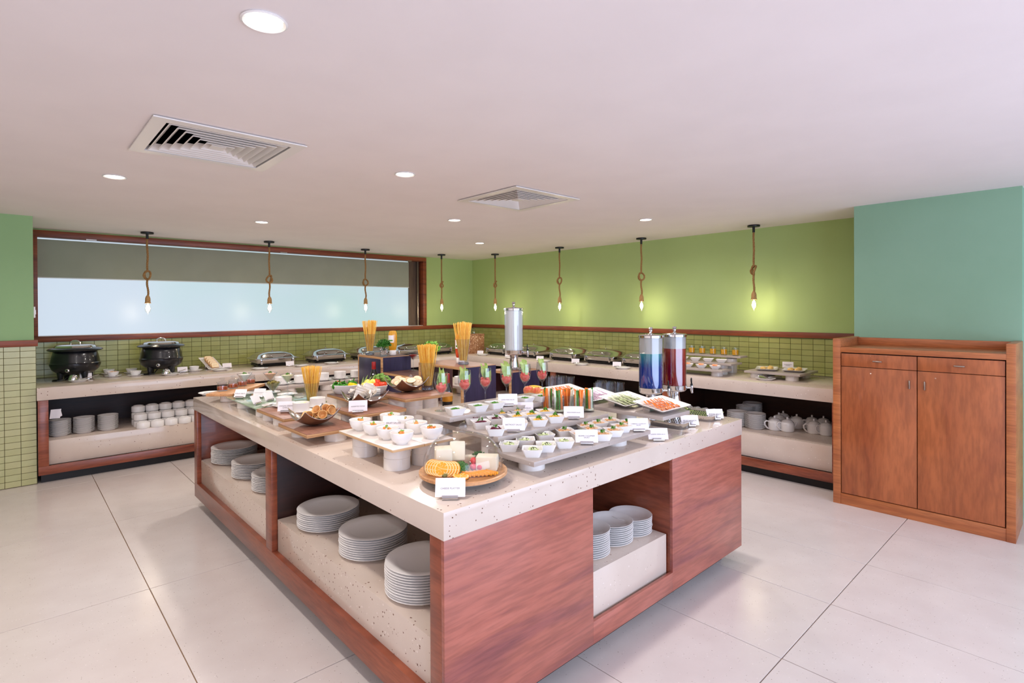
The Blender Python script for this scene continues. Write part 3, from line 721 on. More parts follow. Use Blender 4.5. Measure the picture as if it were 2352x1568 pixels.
# cheese platter
cxp, cyp = -4.641, -5.742
t = thing('cake_stand', 'round bamboo topped cake stand at the near corner of the island', 'stand', (cxp, cyp, ISL))
obj('foot', MB().lathe([(0, 0), (.055, 0), (.058, .004), (.045, .012), (.040, .022), (.06, .026), (0, .026)], 40), white_china, t)
obj('metal_plate', MB().lathe([(0, .024), (.150, .026), (.163, .030), (.163, .032), (0, .032)], 56), steel, t)
obj('board', MB().lathe([(0, .032), (.168, .032), (.175, .036), (.175, .046), (.171, .049), (.163, .047), (.158, .044), (0, .044)], 64), bamboo, t)
zc = ISL+.0445
t = thing('cheese_dome', 'clear glass dome with a faceted knob over the cheese platter', 'dome', (cxp, cyp, zc))
dp = [(.155, 0), (.156, .002), (.158, .03), (.154, .062), (.140, .092), (.115, .118), (.080, .137), (.040, .148), (.012, .151)]
obj('cover', MB().lathe(dp+[(.0115, .149), (.040, .146), (.079, .135), (.1135, .116), (.138, .091), (.1518, .061), (.1555, .03), (.153, 0)], 64), glass_dome, t)
kb = MB().lathe([(.013, .150), (.010, .156), (.015, .162), (.018, .172), (.015, .183), (.007, .189), (0, .190)], 10, smooth=False); obj('knob', kb, glass_thick, t)
cheese = noisy('cheese', (240, 230, 206), (232, 218, 190), 14, .5, .15, 60, sub=.1)
def at(u, v, z=0): return Vector((cxp, cyp, 0))
rtv = Vector((.734, -.679, 0)); fwv = Vector((.679, .734, 0))
def onplat(r, f, z): p = Vector((cxp, cyp, 0))+rtv*r+fwv*f; return (p.x, p.y, zc+z)
for r, f, z, sz, rot, l in ((-.082, .018, .044, (.066, .066, .085), (0, 0, 1.05), 'tall block of white cheese at the left under the dome'), (-.030, .072, .054, (.066, .062, .078), (.0, .38, .9), 'tilted block of white cheese leaning behind the tall one under the dome'),
                            (.095, .012, .028, (.085, .060, .056), (0, 0, -.85), 'wide block of creamy cheese at the right under the dome'), (-.040, -.004, .014, (.030, .024, .028), (0, 0, .3), 'small cube of cheese left of the parsley under the dome'), (.015, .080, .019, (.07, .03, .038), (0, 0, -.6), 'low piece of cheese at the back of the platter')):
    tag(obj('cheese_block', MB().obox((0, 0, 0), sz, (0, 0, 0)), cheese, None, onplat(r, f, z), rot, bevel=.005, seg=3), l, 'cheese', 'cheeses under the dome')
def curly(c, r, n, sz, rnd):
    g = MB(); foliage(g, c, r, n, sz, rnd, .15); g.blob((c[0], c[1], c[2]+r[2]*.2), (r[0]*.75, r[1]*.75, r[2]*.6), 12, 8, .12, rnd); return g
for i, (r, f, rad, l) in enumerate(((-.008, -.030, (.036, .030, .042), 'bushy bunch of curly parsley in the middle of the cheese platter'), (.052, .090, (.044, .028, .05), 'bunch of curly parsley behind the right cheese block on the platter'))):
    p = onplat(r, f, 0); tag(obj('curly_parsley', curly((0, 0, 0), rad, 900, .0065, random.Random(i)), leaf_green if i == 0 else leaf_dark, None, p), l, 'herb', 'parsley on the cheese platter')
tom = mat('cherry_tomato', (214, 48, 44), .15, coat=.5)
def tomato(R=.014):
    def f():
        t = thing('cherry_tomato', '', 'tomato'); obj('fruit', MB().blob((0, 0, R), (R, R, R*.95), 16, 12), tom, t); return t
    return f
for r, f, z, l in ((.040, -.004, 0, 'lower left cherry tomato'), (.066, -.006, 0, 'lower right cherry tomato'), (.040, .006, .022, 'upper left cherry tomato'), (.065, .010, .021, 'upper right cherry tomato'), (.052, .022, .0, 'hindmost cherry tomato')):
    use('ctom', tomato(), onplat(r, f, z), 0, l+' of the cluster on the cheese platter', 'cherry tomatoes on the cheese platter')
peel = noisy('orange_peel', (246, 158, 20), (238, 140, 12), 90, .4, .3, 300); flesh = noisy('orange_flesh', (252, 186, 52), (250, 170, 34), 60, .25); pith = mat('pith', (250, 226, 160), .5)
def orange_slice():
    t = thing('orange_slice', '', 'orange slice'); R = .031
    obj('peel', MB().lathe([(R-.0015, -.003), (R, -.0025), (R, .0025), (R-.0015, .003)], 32), peel, t); obj('pith', MB().lathe([(0, -.0028), (R-.002, -.003), (R-.0015, .003), (0, .0028)], 32), pith, t)
    for i in range(9):
        a0 = 2*PI*i/9+.06; a1 = 2*PI*(i+1)/9-.06; ps = [(.003*math.cos((a0+a1)/2), .003*math.sin((a0+a1)/2))]+[(.0255*math.cos(a0+(a1-a0)*q/3), .0255*math.sin(a0+(a1-a0)*q/3)) for q in range(4)]
        obj('segment', MB().loft([[Vector((x, y, z)) for x, y in ps] for z in (-.0033, .0033)]), flesh, t)
    return t
for i in range(9):
    r = -.118+i*.0105; f = -.050-.0085*i+.0006*i*i
    use('oslice', orange_slice, onplat(r, f, .0265), 0, ORD[i]+' orange slice from the left in the fanned row on the cheese platter', 'orange slices on the cheese platter', rot=(math.radians(62), 0, math.radians(-63)))
use('oslice', orange_slice, onplat(.000, -.108, .008), 0, 'single orange slice lying flat in front of the cheddar sticks', 'orange slices on the cheese platter', rot=(.12, 0, .4))
ched = noisy('cheddar', (248, 160, 30), (244, 172, 52), 30, .4)
def cheddar_stick(): return tag(obj('cheddar_stick', MB().obox((0, 0, .005), (.058, .0065, .010)), ched, bevel=.001), '', 'cheese')
for i in range(14):
    r = .014+i*.0078; f = -.082+.0018*i
    use('cheddar', cheddar_stick, onplat(r, f, .001+.004*(i % 2)), -78+math.degrees(.0), ORD[i]+' cheddar stick from the left in the row at the front of the platter', 'cheddar sticks')
olive = noisy('olive', (112, 110, 46), (140, 134, 66), 40, .25)
def make_olive():
    t = thing('green_olive', '', 'olive'); b = MB().blob((0, 0, .008), (.0105, .008, .008), 14, 10); obj('fruit', b, olive, t); obj('pit_hole', MB().blob((.0095, 0, .008), (.0018, .003, .003), 8, 6), mat('olive_hole', (70, 44, 34), .5), t); return t
for i, (r, f, z) in enumerate(((-.035, -.085, 0), (-.020, -.092, 0), (-.052, -.088, 0), (-.028, -.074, .012), (-.012, -.078, .006), (-.046, -.074, .008), (-.020, -.060, .010), (-.004, -.062, 0), (-.062, -.100, 0))):
    use('olive', make_olive, onplat(r, f, z), i*67, ORD[i]+' green olive of the small pile in front of the parsley, counted from the front', 'olives on the cheese platter')
card(-4.807, -5.879, ISL, -41.2, 'CHEESE PLATTER', 'menu card reading CHEESE PLATTER at the near corner of the island', .108, .066, 18)
# ---- white fruit salad boards
ZF = .980
for a, b, l in ((-4.820, -4.667, 'left white board with fruit bowls, near the island edge'), (-4.664, -4.510, 'right white board with fruit bowls, behind the front one')):
    slab('serving_board', a, -5.505, b, -5.010, ZF, .012, mat('white_laminate', (232, 222, 214), .35), l, mat('board_edge', (206, 170, 128), .6))
for x, y, w_ in ((-4.715, -5.395, 'under the near corner of the white fruit board'), (-4.715, -5.105, 'under the far corner of the white fruit board'), (-4.585, -5.41, 'under the inner near corner of the white fruit boards'), (-4.585, -5.12, 'under the inner far corner of the white fruit boards')):
    risers(x-.02, y, 2, w_)
FB = ((-4.740, -5.069), (-4.740, -5.197), (-4.738, -5.323), (-4.738, -5.439), (-4.574, -5.060), (-4.570, -5.179), (-4.583, -5.313), (-4.587, -5.443))
for i, (x, y) in enumerate(FB):
    w_ = ORD[i % 4]+' from the left in the '+('front' if i < 4 else 'back')+' row of the white boards'
    use('fbowl', fruit_bowl, (x, y, ZF), 0, 'round white fruit salad bowl, '+w_, 'fruit salad bowls')
    use('ffill%d' % (i % 4), fruit_fill(i % 4), (x, y, ZF), i*71, 'pink fruit cream with orange cubes and mint, '+w_, 'fruit salad portions')
card(-4.636, -5.197, ZF, -38.4, 'FRUIT SALAD', 'menu card reading FRUIT SALAD between the two rows of fruit bowls', .100, .060, 14)
# ---- wooden boards
def wboard(x0, y0, x1, y1, zt, l, top=ply_face): slab('wooden_board', x0, y0, x1, y1, zt, .019, top, l, ply_edge)
wboard(-4.886, -4.795, -4.598, -4.405, ZB, 'plywood board under the bowl of wafer cones at the island edge')
risers(-4.70, -4.715, 1, 'under the near end of the wafer cone board'); risers(-4.79, -4.50, 1, 'under the far end of the wafer cone board')
wboard(-4.826, -4.320, -4.530, -3.860, ZB, 'plywood board with three white dip bowls near the island edge')
risers(-4.755, -4.12, 1, 'under the near part of the dip bowl board'); risers(-4.755, -3.93, 1, 'under the far part of the dip bowl board'); risers(-4.60, -4.2, 1, 'under the inner side of the dip bowl board')
wboard(-4.590, -4.745, -4.285, -4.455, .985, 'plywood board with bark edge under the white crackers')
for x, y, w_ in ((-4.52, -4.66, 'near left'), (-4.36, -4.66, 'near right'), (-4.52, -4.53, 'far left'), (-4.36, -4.53, 'far right')): risers(x, y, 2, w_+' under the white cracker board')
wboard(-4.285, -4.735, -3.945, -4.480, 1.035, 'tall plywood board under the bowl of sliced bread')
for x, y, w_ in ((-4.145, -4.60, 'left'), (-4.02, -4.585, 'right'), (-4.22, -4.54, 'back left')): risers(x, y, 3, w_+' under the sliced bread board')
wboard(-4.385, -4.30, -4.02, -3.90, .985, 'dark wooden board under the two white vegetable bowls', board_dark)
for x, y, w_ in ((-4.30, -4.20, 'near left'), (-4.10, -4.20, 'near right'), (-4.30, -4.0, 'far left')): risers(x, y, 2, w_+' under the dark vegetable board')
# curved bowls and what they hold
for (x, y), z, rz, l in (((-4.758, -4.579), ZB, 4, 'curved wood and metal bowl of wafer cones'), ((-4.420, -4.504), .985, 3, 'curved wood and metal bowl of white crackers'), ((-4.118, -4.479), 1.035, 2, 'curved wood and metal bowl of sliced bread')):
    use('boat', boat(), (x, y, z), rz, l, 'curved square bowls')
wafer = noisy('wafer', (226, 170, 104), (236, 190, 128), 50, .7, .6, 180)
def wafer_cone():
    b = MB().lathe([(.002, -.045), (.020, .012), (.0235, .022), (.0215, .022), (.018, .010), (.0015, -.042)], 20); b.tube([(.0225*math.cos(a*PI/8), .0225*math.sin(a*PI/8), .022) for a in range(17)], .0016, 5); return tag(obj('wafer_cone', b, wafer), '', 'wafer')
bx, by = -4.758, -4.579
rnd = random.Random(3)
for i, (r, f, z, ax, az) in enumerate(((-.010, -.030, .050, 1.15, -.75), (.055, -.030, .056, 1.2, -.4), (-.050, -.010, .046, 1.5, 2.3), (.020, .0, .072, .9, -1.0), (.050, .030, .075, 1.0, -.2), (-.015, .030, .058, 1.2, .6), (.080, .040, .074, 1.3, -.5), (.0, .005, .040, 1.3, -1.2), (.040, -.005, .046, 1.3, 1.4), (.078, .012, .066, 1.2, .3))):
    p = Vector((bx, by, ZB))+rtv*r+fwv*f; use('wafer', wafer_cone, (p.x, p.y, ZB+z), 0, ORD[i]+' wafer cone from the front of the pile in the curved bowl', 'wafer cones', rot=(ax, 0, az))
crack = noisy('cracker', (240, 232, 220), (226, 214, 198), 16, .6)
mm = crack; wv = N(mm, 'ShaderNodeTexWave'); wv.inputs['Scale'].default_value = 45; L(mm, coords(mm, (1, 0, 0)), wv.inputs['Vector']); bp = N(mm, 'ShaderNodeBump'); bp.inputs['Strength'].default_value = .7; bp.inputs['Distance'].default_value = .003
L(mm, wv.outputs['Fac'], bp.inputs['Height']); L(mm, bp.outputs[0], mm.node_tree.nodes['Principled BSDF'].inputs['Normal'])
def cracker(k):
    def f():
        rnd = random.Random(k); a = rnd.uniform(.8, 1.6)
        return tag(obj('white_cracker', MB().grid(lambda u, v: (.034*math.sin((u-.5)*a*2)*1.2, (v-.5)*.058, .026*(1-math.cos((u-.5)*a*2.4))+.0022*math.sin(u*40)), 44, 6, .0012), crack), '', 'cracker')
    return f
bx, by = -4.420, -4.504; rnd = random.Random(11)
for i in range(16):
    a = i*2.4; q = .018+.055*(i/16); z = .082-.030*(i/16)+rnd.uniform(-.008, .008); p = Vector((bx, by, 0))+Vector((math.cos(a)*q, math.sin(a)*q, 0))
    use('crk%d' % (i % 3), cracker(i % 3), (p.x, p.y, .985+z), 0, ORD[i]+' ridged white cracker from the middle of the heaped bowl', 'white crackers', rot=(rnd.uniform(-.9, .9), rnd.uniform(-.9, .9), rnd.uniform(0, 3)))
bread_m = noisy('bread_crumb', (240, 214, 170), (248, 230, 196), 40, .8, .4, 160); crust = noisy('bread_crust', (196, 138, 78), (214, 160, 98), 30, .7)
def bread_slice():
    t = thing('bread_slice', '', 'bread'); P_ = []
    for i in range(20):
        a = 2*PI*i/20; P_.append((.030*math.cos(a)*(1.0), .018*math.sin(a)*(1.15 if math.sin(a) > 0 else .9)))
    obj('crust', MB().loft([[Vector((x*1.04, y*1.04, z)) for x, y in P_] for z in (-.0035, .0035)]), crust, t); obj('crumb', MB().loft([[Vector((x*.96, y*.96, z)) for x, y in P_] for z in (-.0038, .0038)]), bread_m, t); return t
bx, by = -4.118, -4.479; rnd = random.Random(5)
for i in range(16):
    q = -.075+.150*(i/15); p = Vector((bx, by, 0))+rtv*q+fwv*(.022*(-1)**i)+fwv*rnd.uniform(-.012, .012)
    use('bread', bread_slice, (p.x, p.y, 1.035+.048+.010*(i % 3)+.12*abs(q)), 0, ORD[i]+' bread slice from the left in the curved bowl', 'bread slices in the curved bowl', rot=(rnd.uniform(.9, 1.4), rnd.uniform(-.2, .2), -.6+rnd.uniform(-.5, .5)))
card(-4.559, -4.690, .985, -29.9, 'ASSORTED PAPAD', 'menu card reading ASSORTED PAPAD before the white crackers', .100, .060, 18)
# ---- oval vegetable bowls
def oval(): return tag(obj('oval_bowl', MB().lathe([(0, .004), (.062, .004), (.066, 0), (.072, .004), (.090, .030), (.100, .058), (.098, .060), (.095, .058), (.084, .030), (.060, .010), (0, .010)], 44, sx=1, sy=.62), white_china), '', 'bowl')
b1 = (-4.285, -3.966); b2 = (-4.168, -4.133)
use('oval', oval, (b1[0], b1[1], .985), -42, 'oval white bowl of bell peppers'); use('oval', oval, (b2[0], b2[1], .985), -42, 'oval white bowl of lemons, tomatoes and broccoli')
def pepper(m, key):
    def f():
        t = thing('bell_pepper', '', 'pepper'); b = MB(); vs = []
        def fn(u, v):
            a = 2*PI*u; r = .030*math.sin(PI*(.06+.90*v))**.45*(1+.10*math.cos(4*a))*(1-.18*v*0); return (r*math.cos(a), r*math.sin(a), .056*(1-v)-.010*math.exp(-(v/.08)**2))
        obj('flesh', b.grid(fn, 32, 16), m, t); obj('stem', MB().tube([(0, 0, .042), (.002, 0, .054), (.006, 0, .066)], [.006, .004, .005], 8), leaf_dark, t); return t
    return f
pg = mat('pepper_green', (52, 128, 22), .12, coat=.6); py_ = mat('pepper_yellow', (246, 200, 16), .12, coat=.6); pr_ = mat('pepper_red', (200, 30, 28), .12, coat=.6)
for r, f, z, m, k, l in ((-.050, -.012, .048, pg, 'g', 'green bell pepper at the front left of the oval bowl'), (.030, .030, .055, pg, 'g', 'green bell pepper at the back right of the oval bowl'), (.045, -.008, .042, py_, 'y', 'yellow bell pepper in the oval bowl'), (-.062, .030, .048, pr_, 'r', 'red bell pepper behind the green one'), (-.016, -.016, .050, pg, 'g', 'green bell pepper in the middle of the oval bowl')):
    p = Vector((b1[0], b1[1], .985))+rtv*r+fwv*f; use('pep'+k, pepper(m, k), (p.x, p.y, .985+z-.02), 0, l, 'bell peppers', rot=(.3 if k != 'r' else -.2, .2, r*30))
lemon_m = noisy('lemon', (238, 212, 84), (244, 222, 120), 60, .3, .2, 300)
def lemon():
    t = thing('lemon', '', 'lemon'); obj('rind', MB().lathe([(0, -.027), (.004, -.026), (.012, -.022), (.019, -.012), (.021, 0), (.019, .012), (.012, .021), (.004, .026), (0, .028)], 20), lemon_m, t); obj('stem_end', MB().blob((0, 0, -.0275), .0018, 6, 4), leaf_dark, t); return t
for i, (r, f, z) in enumerate(((-.056, -.010, .060), (-.022, -.018, .066), (-.040, .014, .078), (.000, .010, .080), (-.040, -.030, .052))):
    p = Vector((b2[0], b2[1], 0))+rtv*r+fwv*f; use('lemon', lemon, (p.x, p.y, .985+z), 0, ORD[i]+' yellow lemon from the left front of the oval bowl', 'lemons', rot=(1.3, .4*i, i*1.1))
def big_tomato():
    t = thing('tomato', '', 'tomato'); obj('fruit', MB().blob((0, 0, 0), (.023, .023, .020), 20, 14), mat('tomato_red', (226, 64, 22), .12, coat=.6), t); g = MB()
    for i in range(5): a = i*1.257; g.add([(0, 0, .021), (.006*math.cos(a-.3), .006*math.sin(a-.3), .021), (.013*math.cos(a), .013*math.sin(a), .020), (.006*math.cos(a+.3), .006*math.sin(a+.3), .021)], [(0, 1, 2, 3)])
    obj('calyx', g, leaf_dark, t); return t
for i, (r, f, z) in enumerate(((.026, .016, .082), (.030, -.020, .060), (.060, -.008, .064), (.070, .020, .062))):
    p = Vector((b2[0], b2[1], 0))+rtv*r+fwv*f; use('btom', big_tomato, (p.x, p.y, .985+z), i*50, ORD[i]+' red tomato from the left in the oval bowl', 'tomatoes', rot=(.5, .2*i, i))
broc_m = noisy('broccoli', (96, 138, 52), (132, 168, 84), 120, .8, 1, 400); stalk_m = mat('broccoli_stalk', (186, 204, 140), .5)
def broccoli():
    t = thing('broccoli_floret', '', 'broccoli'); b = MB(); rnd = random.Random(4); s_ = MB(); s_.tube([(0, 0, -.03), (0, 0, .01)], [.008, .014], 10)
    for i in range(16):
        d = Vector((rnd.gauss(0, 1), rnd.gauss(0, 1), abs(rnd.gauss(0, .8)))).normalized(); b.blob(d*.022+Vector((0, 0, .008)), .0125, 10, 8, .10, rnd); s_.tube([(0, 0, -.005), d*.018], .004, 6)
    obj('florets', b, broc_m, t); obj('stalk', s_, stalk_m, t); return t
for r, f, z, l in ((.044, .050, .098, 'large broccoli floret at the back of the oval bowl'), (.082, .038, .080, 'smaller broccoli floret at the right of the oval bowl'), (.020, .052, .088, 'broccoli floret at the back left of the oval bowl')):
    p = Vector((b2[0], b2[1], 0))+rtv*r+fwv*f; use('broc', broccoli, (p.x, p.y, .985+z), r*900, l, 'broccoli florets')
okra_m = noisy('okra', (120, 150, 84), (146, 172, 108), 60, .5)
def okra():
    t = thing('okra_pod', '', 'okra'); obj('pod', MB().lathe([(.005, 0), (.008, .006), (.007, .03), (.004, .065), (0, .085)], 6, smooth=False), okra_m, t); obj('cap', MB().lathe([(0, -.012), (.002, -.011), (.003, -.002), (.0085, .001), (.007, .005)], 8), leaf_dark, t); return t
for i, (r, f, z, a, b_) in enumerate(((-.078, -.004, .040, .1, .25), (-.070, .014, .056, .1, .45), (-.060, .030, .050, 0, .60), (-.030, .040, .058, 0, .50))):
    p = Vector((b2[0], b2[1], 0))+rtv*r+fwv*f; use('okra', okra, (p.x, p.y, .985+z), 0, ORD[i]+' green okra pod from the left in the oval bowl', 'okra pods', rot=(a, b_, -.75))
# ---- dip bowls on the board
def dip_bowl(): return tag(obj('dip_bowl', MB().lathe([(0, .004), (.040, .004), (.043, 0), (.047, .003), (.048, .010), (.0485, .055), (.0465, .056), (.045, .053), (.044, .012), (0, .010)], 40), white_china), '', 'bowl')
def saucer(): return tag(obj('saucer', plate_mb(.072, .014), white_china), '', 'plate')
spoon_pts = None
def spoon_mb(L__=.13):
    b = MB().tube([(-L__/2, 0, .004), (-L__*.1, 0, .007), (L__*.22, 0, .003)], [.0035, .0022, .002], 6); b.blob((L__*.34, 0, .004), (.020, .012, .0035), 14, 6); return b
def spoon(): return tag(obj('spoon', spoon_mb(), chrome), '', 'spoon')
dips = ((-4.670, -3.897), (-4.671, -4.180), (-4.526, -4.081))
for i, ((x, y), c_, dl) in enumerate(zip(dips, ((226, 232, 206), (238, 224, 150), (224, 190, 160)), ('pale green dip with a chive sprig', 'lemon wedges', 'pink minced dip'))):
    w_ = ('left', 'front middle', 'right')[i]
    use('saucer', saucer, (x, y, ZB), 0, 'white saucer under the %s white dip bowl on the board' % w_, 'saucers'); use('dipb', dip_bowl, (x, y, ZB+.007), 0, 'cylindrical white dip bowl, %s of the three on the board' % w_, 'white dip bowls')
    o = tag(obj('dip', MB().lathe([(.044, .040), (.02, .041), (0, .041)], 28), noisy('dip%d' % i, c_, tuple(min(255, v+10) for v in c_), 90, .4), None, (x, y, ZB+.007)), dl+' in the %s dip bowl' % w_, 'dip', kind='stuff')
    if i == 0: obj('chive', MB().tube([(-.01, 0, .042), (.006, .004, .044)], .001, 5).tube([(-.006, .004, .042), (.010, -.002, .045)], .001, 5), leaf_bright, o)
x, y = dips[1]
def lemon_wedge():
    t = thing('lemon_wedge', '', 'lemon'); P_ = [Vector((.022*math.cos(a), 0, .022*math.sin(a))) for a in [PI*i/10 for i in range(11)]]
    obj('flesh', MB().loft([[p*.92+Vector((0, s_, 0)) for p in P_] for s_ in (-.005, .005)]), noisy('lemon_flesh', (242, 234, 160), (250, 244, 190), 60, .3), t); obj('rind', MB().tube(P_, .003, 6), lemon_m, t); return t
for i, (r, f, a) in enumerate(((-.012, 0, .3), (.012, .004, -.3), (.002, .016, 1.2))):
    p = Vector((x, y, 0))+rtv*r+fwv*f; use('lwedge', lemon_wedge, (p.x, p.y, ZB+.045), 0, ORD[i]+' lemon wedge from the left in the front dip bowl', 'lemon wedges', rot=(1.1, 0, a-.7))
card(-4.746, -4.131, ZB, -34.1, 'ONION GREEN\nCHILLY', 'menu card reading ONION GREEN CHILLY before the white dip bowls', .096, .060, 20)
x, y = -4.354, -3.562
PG = ((x, y, ISL, 'left one, standing on the worktop behind the dip bowls'),)
# ---- green glass board with martini glasses
ZG = .926
slab('glass_board', -4.812, -3.845, -4.36, -3.14, ZG, .008, noisy('green_glass', (150, 172, 146), (158, 180, 154), 6, .12, coat=.6), 'pale green glass board on low risers near the far left edge of the island')
for x, y, w_ in ((-4.74, -3.36, 'near the far left corner'), (-4.74, -3.76, 'at the near left corner'), (-4.44, -3.4, 'on the inner side'), (-4.44, -3.75, 'at the inner near corner')): risers(x, y, 1, w_+' under the green glass board')
def small_plate(): return tag(obj('side_plate', plate_mb(.070, .014), white_china), '', 'plate')
mg = ((-4.679, -3.125), (-4.517, -3.197), (-4.702, -3.793), (-4.463, -3.397))
sc = (('white mayonnaise', (232, 222, 212), .143), ('pink cocktail sauce', (226, 158, 120), .143), ('sliced green olives and gherkins', (112, 104, 40), .146), ('pale green sauce', (222, 212, 166), .143))
for i, ((x, y), (nm, c_, tp)) in enumerate(zip(mg, sc)):
    w_ = ('leftmost', 'second from the left, at the back', 'front one', 'right one')[i]
    use('splate', small_plate, (x, y, ZG), 0, 'white side plate under the martini glass of '+nm, 'side plates on the glass board')
    use('mglass', martini_glass, (x, y, ZG+.0075), 0, 'stemmed martini glass holding '+nm, 'martini glasses')
    if i == 2:
        b = MB(); r_ = random.Random(2); b.lathe([(0, .0885), (.040, .143), (0, .144)], 20)
        for k in range(26): a = r_.uniform(0, 6.28); q = .034*math.sqrt(r_.random()); b.blob((q*math.cos(a), q*math.sin(a), .146+.012*(1-q/.034)), (.010, .009, .004), 8, 6, 0, None, (r_.uniform(-1, 1), r_.uniform(-1, 1), 0))
        tag(obj('olive_heap', b, noisy('olive_heap', (96, 88, 30), (140, 124, 52), 60, .3), None, (x, y, ZG+.0075)), nm+' heaped in the front martini glass', 'pickles', kind='stuff')
    else:
        use('sauce%d' % i, cone_sauce(tp, noisy('sauce%d' % i, c_, tuple(min(255, v+8) for v in c_), 60, .4)), (x, y, ZG+.0075), 0, nm+' in a martini glass'); use('sprig', sprig(), (x, y, ZG+.0075+tp+.004), i*40, 'parsley garnish on the '+nm, 'parsley garnishes')
for u_, (x, y), d_, l in ((0, (-4.690, -3.434), 20, 'under the left martini glass card'), (0, (-4.749, -3.832), 40, 'beside the front martini glass'), (0, (-4.430, -3.473), 15, 'beside the pale sauce glass'), (0, (-4.501, -3.673), 25, 'behind the left dip bowl')):
    use('spoon', spoon, (x, y, ZG+.010), d_, 'chrome teaspoon '+l, 'teaspoons')
for (x, y), a, txt, l in (((-4.763, -3.293), -16, 'GARLIC MAYO', 'menu card reading GARLIC MAYO on the green glass board'), ((-4.651, -3.350), -14, 'COCKTAIL DRESSING', 'menu card reading COCKTAIL DRESSING on the green glass board'), ((-4.753, -3.652), 66, '', 'menu card seen edge on beside the front martini glass'), ((-4.643, -3.567), 58, '', 'menu card turned away behind the front martini glass')):
    card(x, y, ZG, -30+a, txt, l, .085, .058, 24)
# ---- cutting board with chutney jars
t = thing('cutting_board', 'thick bamboo cutting board with four chutney jars at the far left end', 'serving board', (-4.634, -2.812, .918), 48.2)
obj('plank', MB().box(-.29, -.098, 0, .29, .098, .020), bamboo, t, bevel=.003)
risers(-4.745, -2.955, 1, 'under the near end of the cutting board'); risers(-4.50, -2.70, 1, 'under the far end of the cutting board')
chut = noisy('chutney', (196, 92, 30), (158, 62, 16), 60, .4, .6, 150)
def sauce_jar():
    t = thing('glass_jar', '', 'jar')
    obj('body', MB().lathe([(0, 0), (.034, 0), (.038, .004), (.038, .040), (.036, .050), (.032, .055), (.0325, .060), (.031, .060), (.034, .049), (.036, .040), (.036, .008), (0, .007)], 32), glass_thick, t)
    obj('lid', MB().lathe([(.034, .060), (.035, .062), (.033, .066), (.020, .074), (.009, .078), (.010, .083), (.017, .089), (.018, .094), (.012, .098), (0, .098)], 32), glass_thick, t); return t
def jar_fill(): return tag(obj('chutney', MB().lathe([(0, .007), (.0355, .008), (.0355, .032), (.02, .034), (0, .034)], 28), chut), '', 'sauce', kind='stuff')
for i, (x, y) in enumerate(((-4.765, -2.879), (-4.663, -2.787), (-4.569, -2.692), (-4.473, -2.587))):
    use('sjar', sauce_jar, (x, y, .938), 0, 'lidded glass jar of orange chutney, %s from the left on the cutting board' % ORD[i], 'chutney jars'); use('jfill', jar_fill, (x, y, .938), i*90, 'orange chutney inside the %s jar from the left' % ORD[i], 'chutneys')
x, y = -4.782, -2.510
use('plate0.110', plate(.085, 'side_plate'), (x+.02, y, ISL), 0, 'white plate half under the cutting board at the far left island corner', 'side plates')
use('spoon', spoon, (x+.03, y-.02, ISL+.013), 10, 'chrome teaspoon on the plate at the far left island corner', 'teaspoons')
# ---- stone slab with a row of soup cups along the far end
slab('stone_slab', -4.385, -2.985, -3.55, -2.64, .938, .020, slab_stone, 'grey stone slab with a row of white cups at the far end of the island')
for x in (-4.28, -3.95, -3.62):
    for y in (-2.92, -2.72): risers(x, y, 1, '%s under the slab of soup cups, %s' % ({-4.28: 'at the left', -3.95: 'in the middle', -3.62: 'at the right'}[x], 'front' if y < -2.8 else 'back'))
def soup_cup(): return tag(obj('soup_cup', MB().lathe([(0, .003), (.040, .003), (.043, 0), (.046, .004), (.050, .012), (.051, .060), (.049, .061), (.047, .058), (.046, .012), (0, .010)], 36), white_china), '', 'cup')
for i, (u_, x, y) in enumerate(((0, -4.315, -2.854), (0, -4.163, -2.875), (0, -3.953, -2.848), (0, -3.793, -2.841), (0, -3.646, -2.856))):
    use('saucer', saucer, (x, y, .938), 0, 'white saucer under the %s soup cup from the left at the far end' % ORD[i], 'saucers'); use('scup', soup_cup, (x, y, .945), 0, '%s white soup cup from the left along the far end of the island' % ORD[i], 'soup cups at the far end')
    use('spoon', spoon, (x+.055, y-.015, .951), 30, 'chrome teaspoon beside the %s soup cup from the left' % ORD[i], 'teaspoons')
# ================================================================ stone tiers of salads, right front side
slab('stone_slab', -4.426, -5.925, -3.592, -5.640, .938, .020, slab_stone, 'lowest grey stone slab of the salad tiers, with cucumber and slaw dishes')
slab('stone_slab', -4.395, -5.672, -3.605, -5.250, .990, .022, slab_stone, 'middle grey stone slab of the salad tiers, with beetroot and corn dishes')
slab('stone_slab', -4.440, -5.378, -3.620, -5.090, 1.040, .022, slab_stone, 'highest grey stone slab of the salad tiers, with wine glasses and pea dishes')
for x, y, n, w_ in ((-4.315, -5.80, 1, 'under the near end of the lowest salad slab'), (-3.72, -5.80, 1, 'under the far end of the lowest salad slab'), (-4.30, -5.53, 2, 'under the near end of the middle salad slab'), (-4.0, -5.55, 2, 'under the middle of the middle salad slab'), (-3.70, -5.53, 2, 'under the far end of the middle salad slab'),
                    (-4.34, -5.17, 3, 'under the near left of the highest salad slab'), (-3.70, -5.17, 3, 'under the far end of the highest salad slab')): risers(x, y, n, w_)
cuc = ((-4.370, -5.718), (-4.266, -5.711), (-4.134, -5.701), (-4.361, -5.851), (-4.262, -5.834), (-4.157, -5.845))
for (x, y), rz, w_ in zip(cuc, (-47, -42, -26, -46, -42, -40), ('left rear beside the dome', 'second from the left in the rear row of the lowest slab', 'rearmost, under the edge of the middle slab', 'frontmost at the near corner of the lowest slab', 'just behind the frontmost dish on the lowest slab', 'right one beside the sesame cucumber card')): dish(x, y, .938, rz, 'cucumber', w_, 'cucumber salad with black sesame')
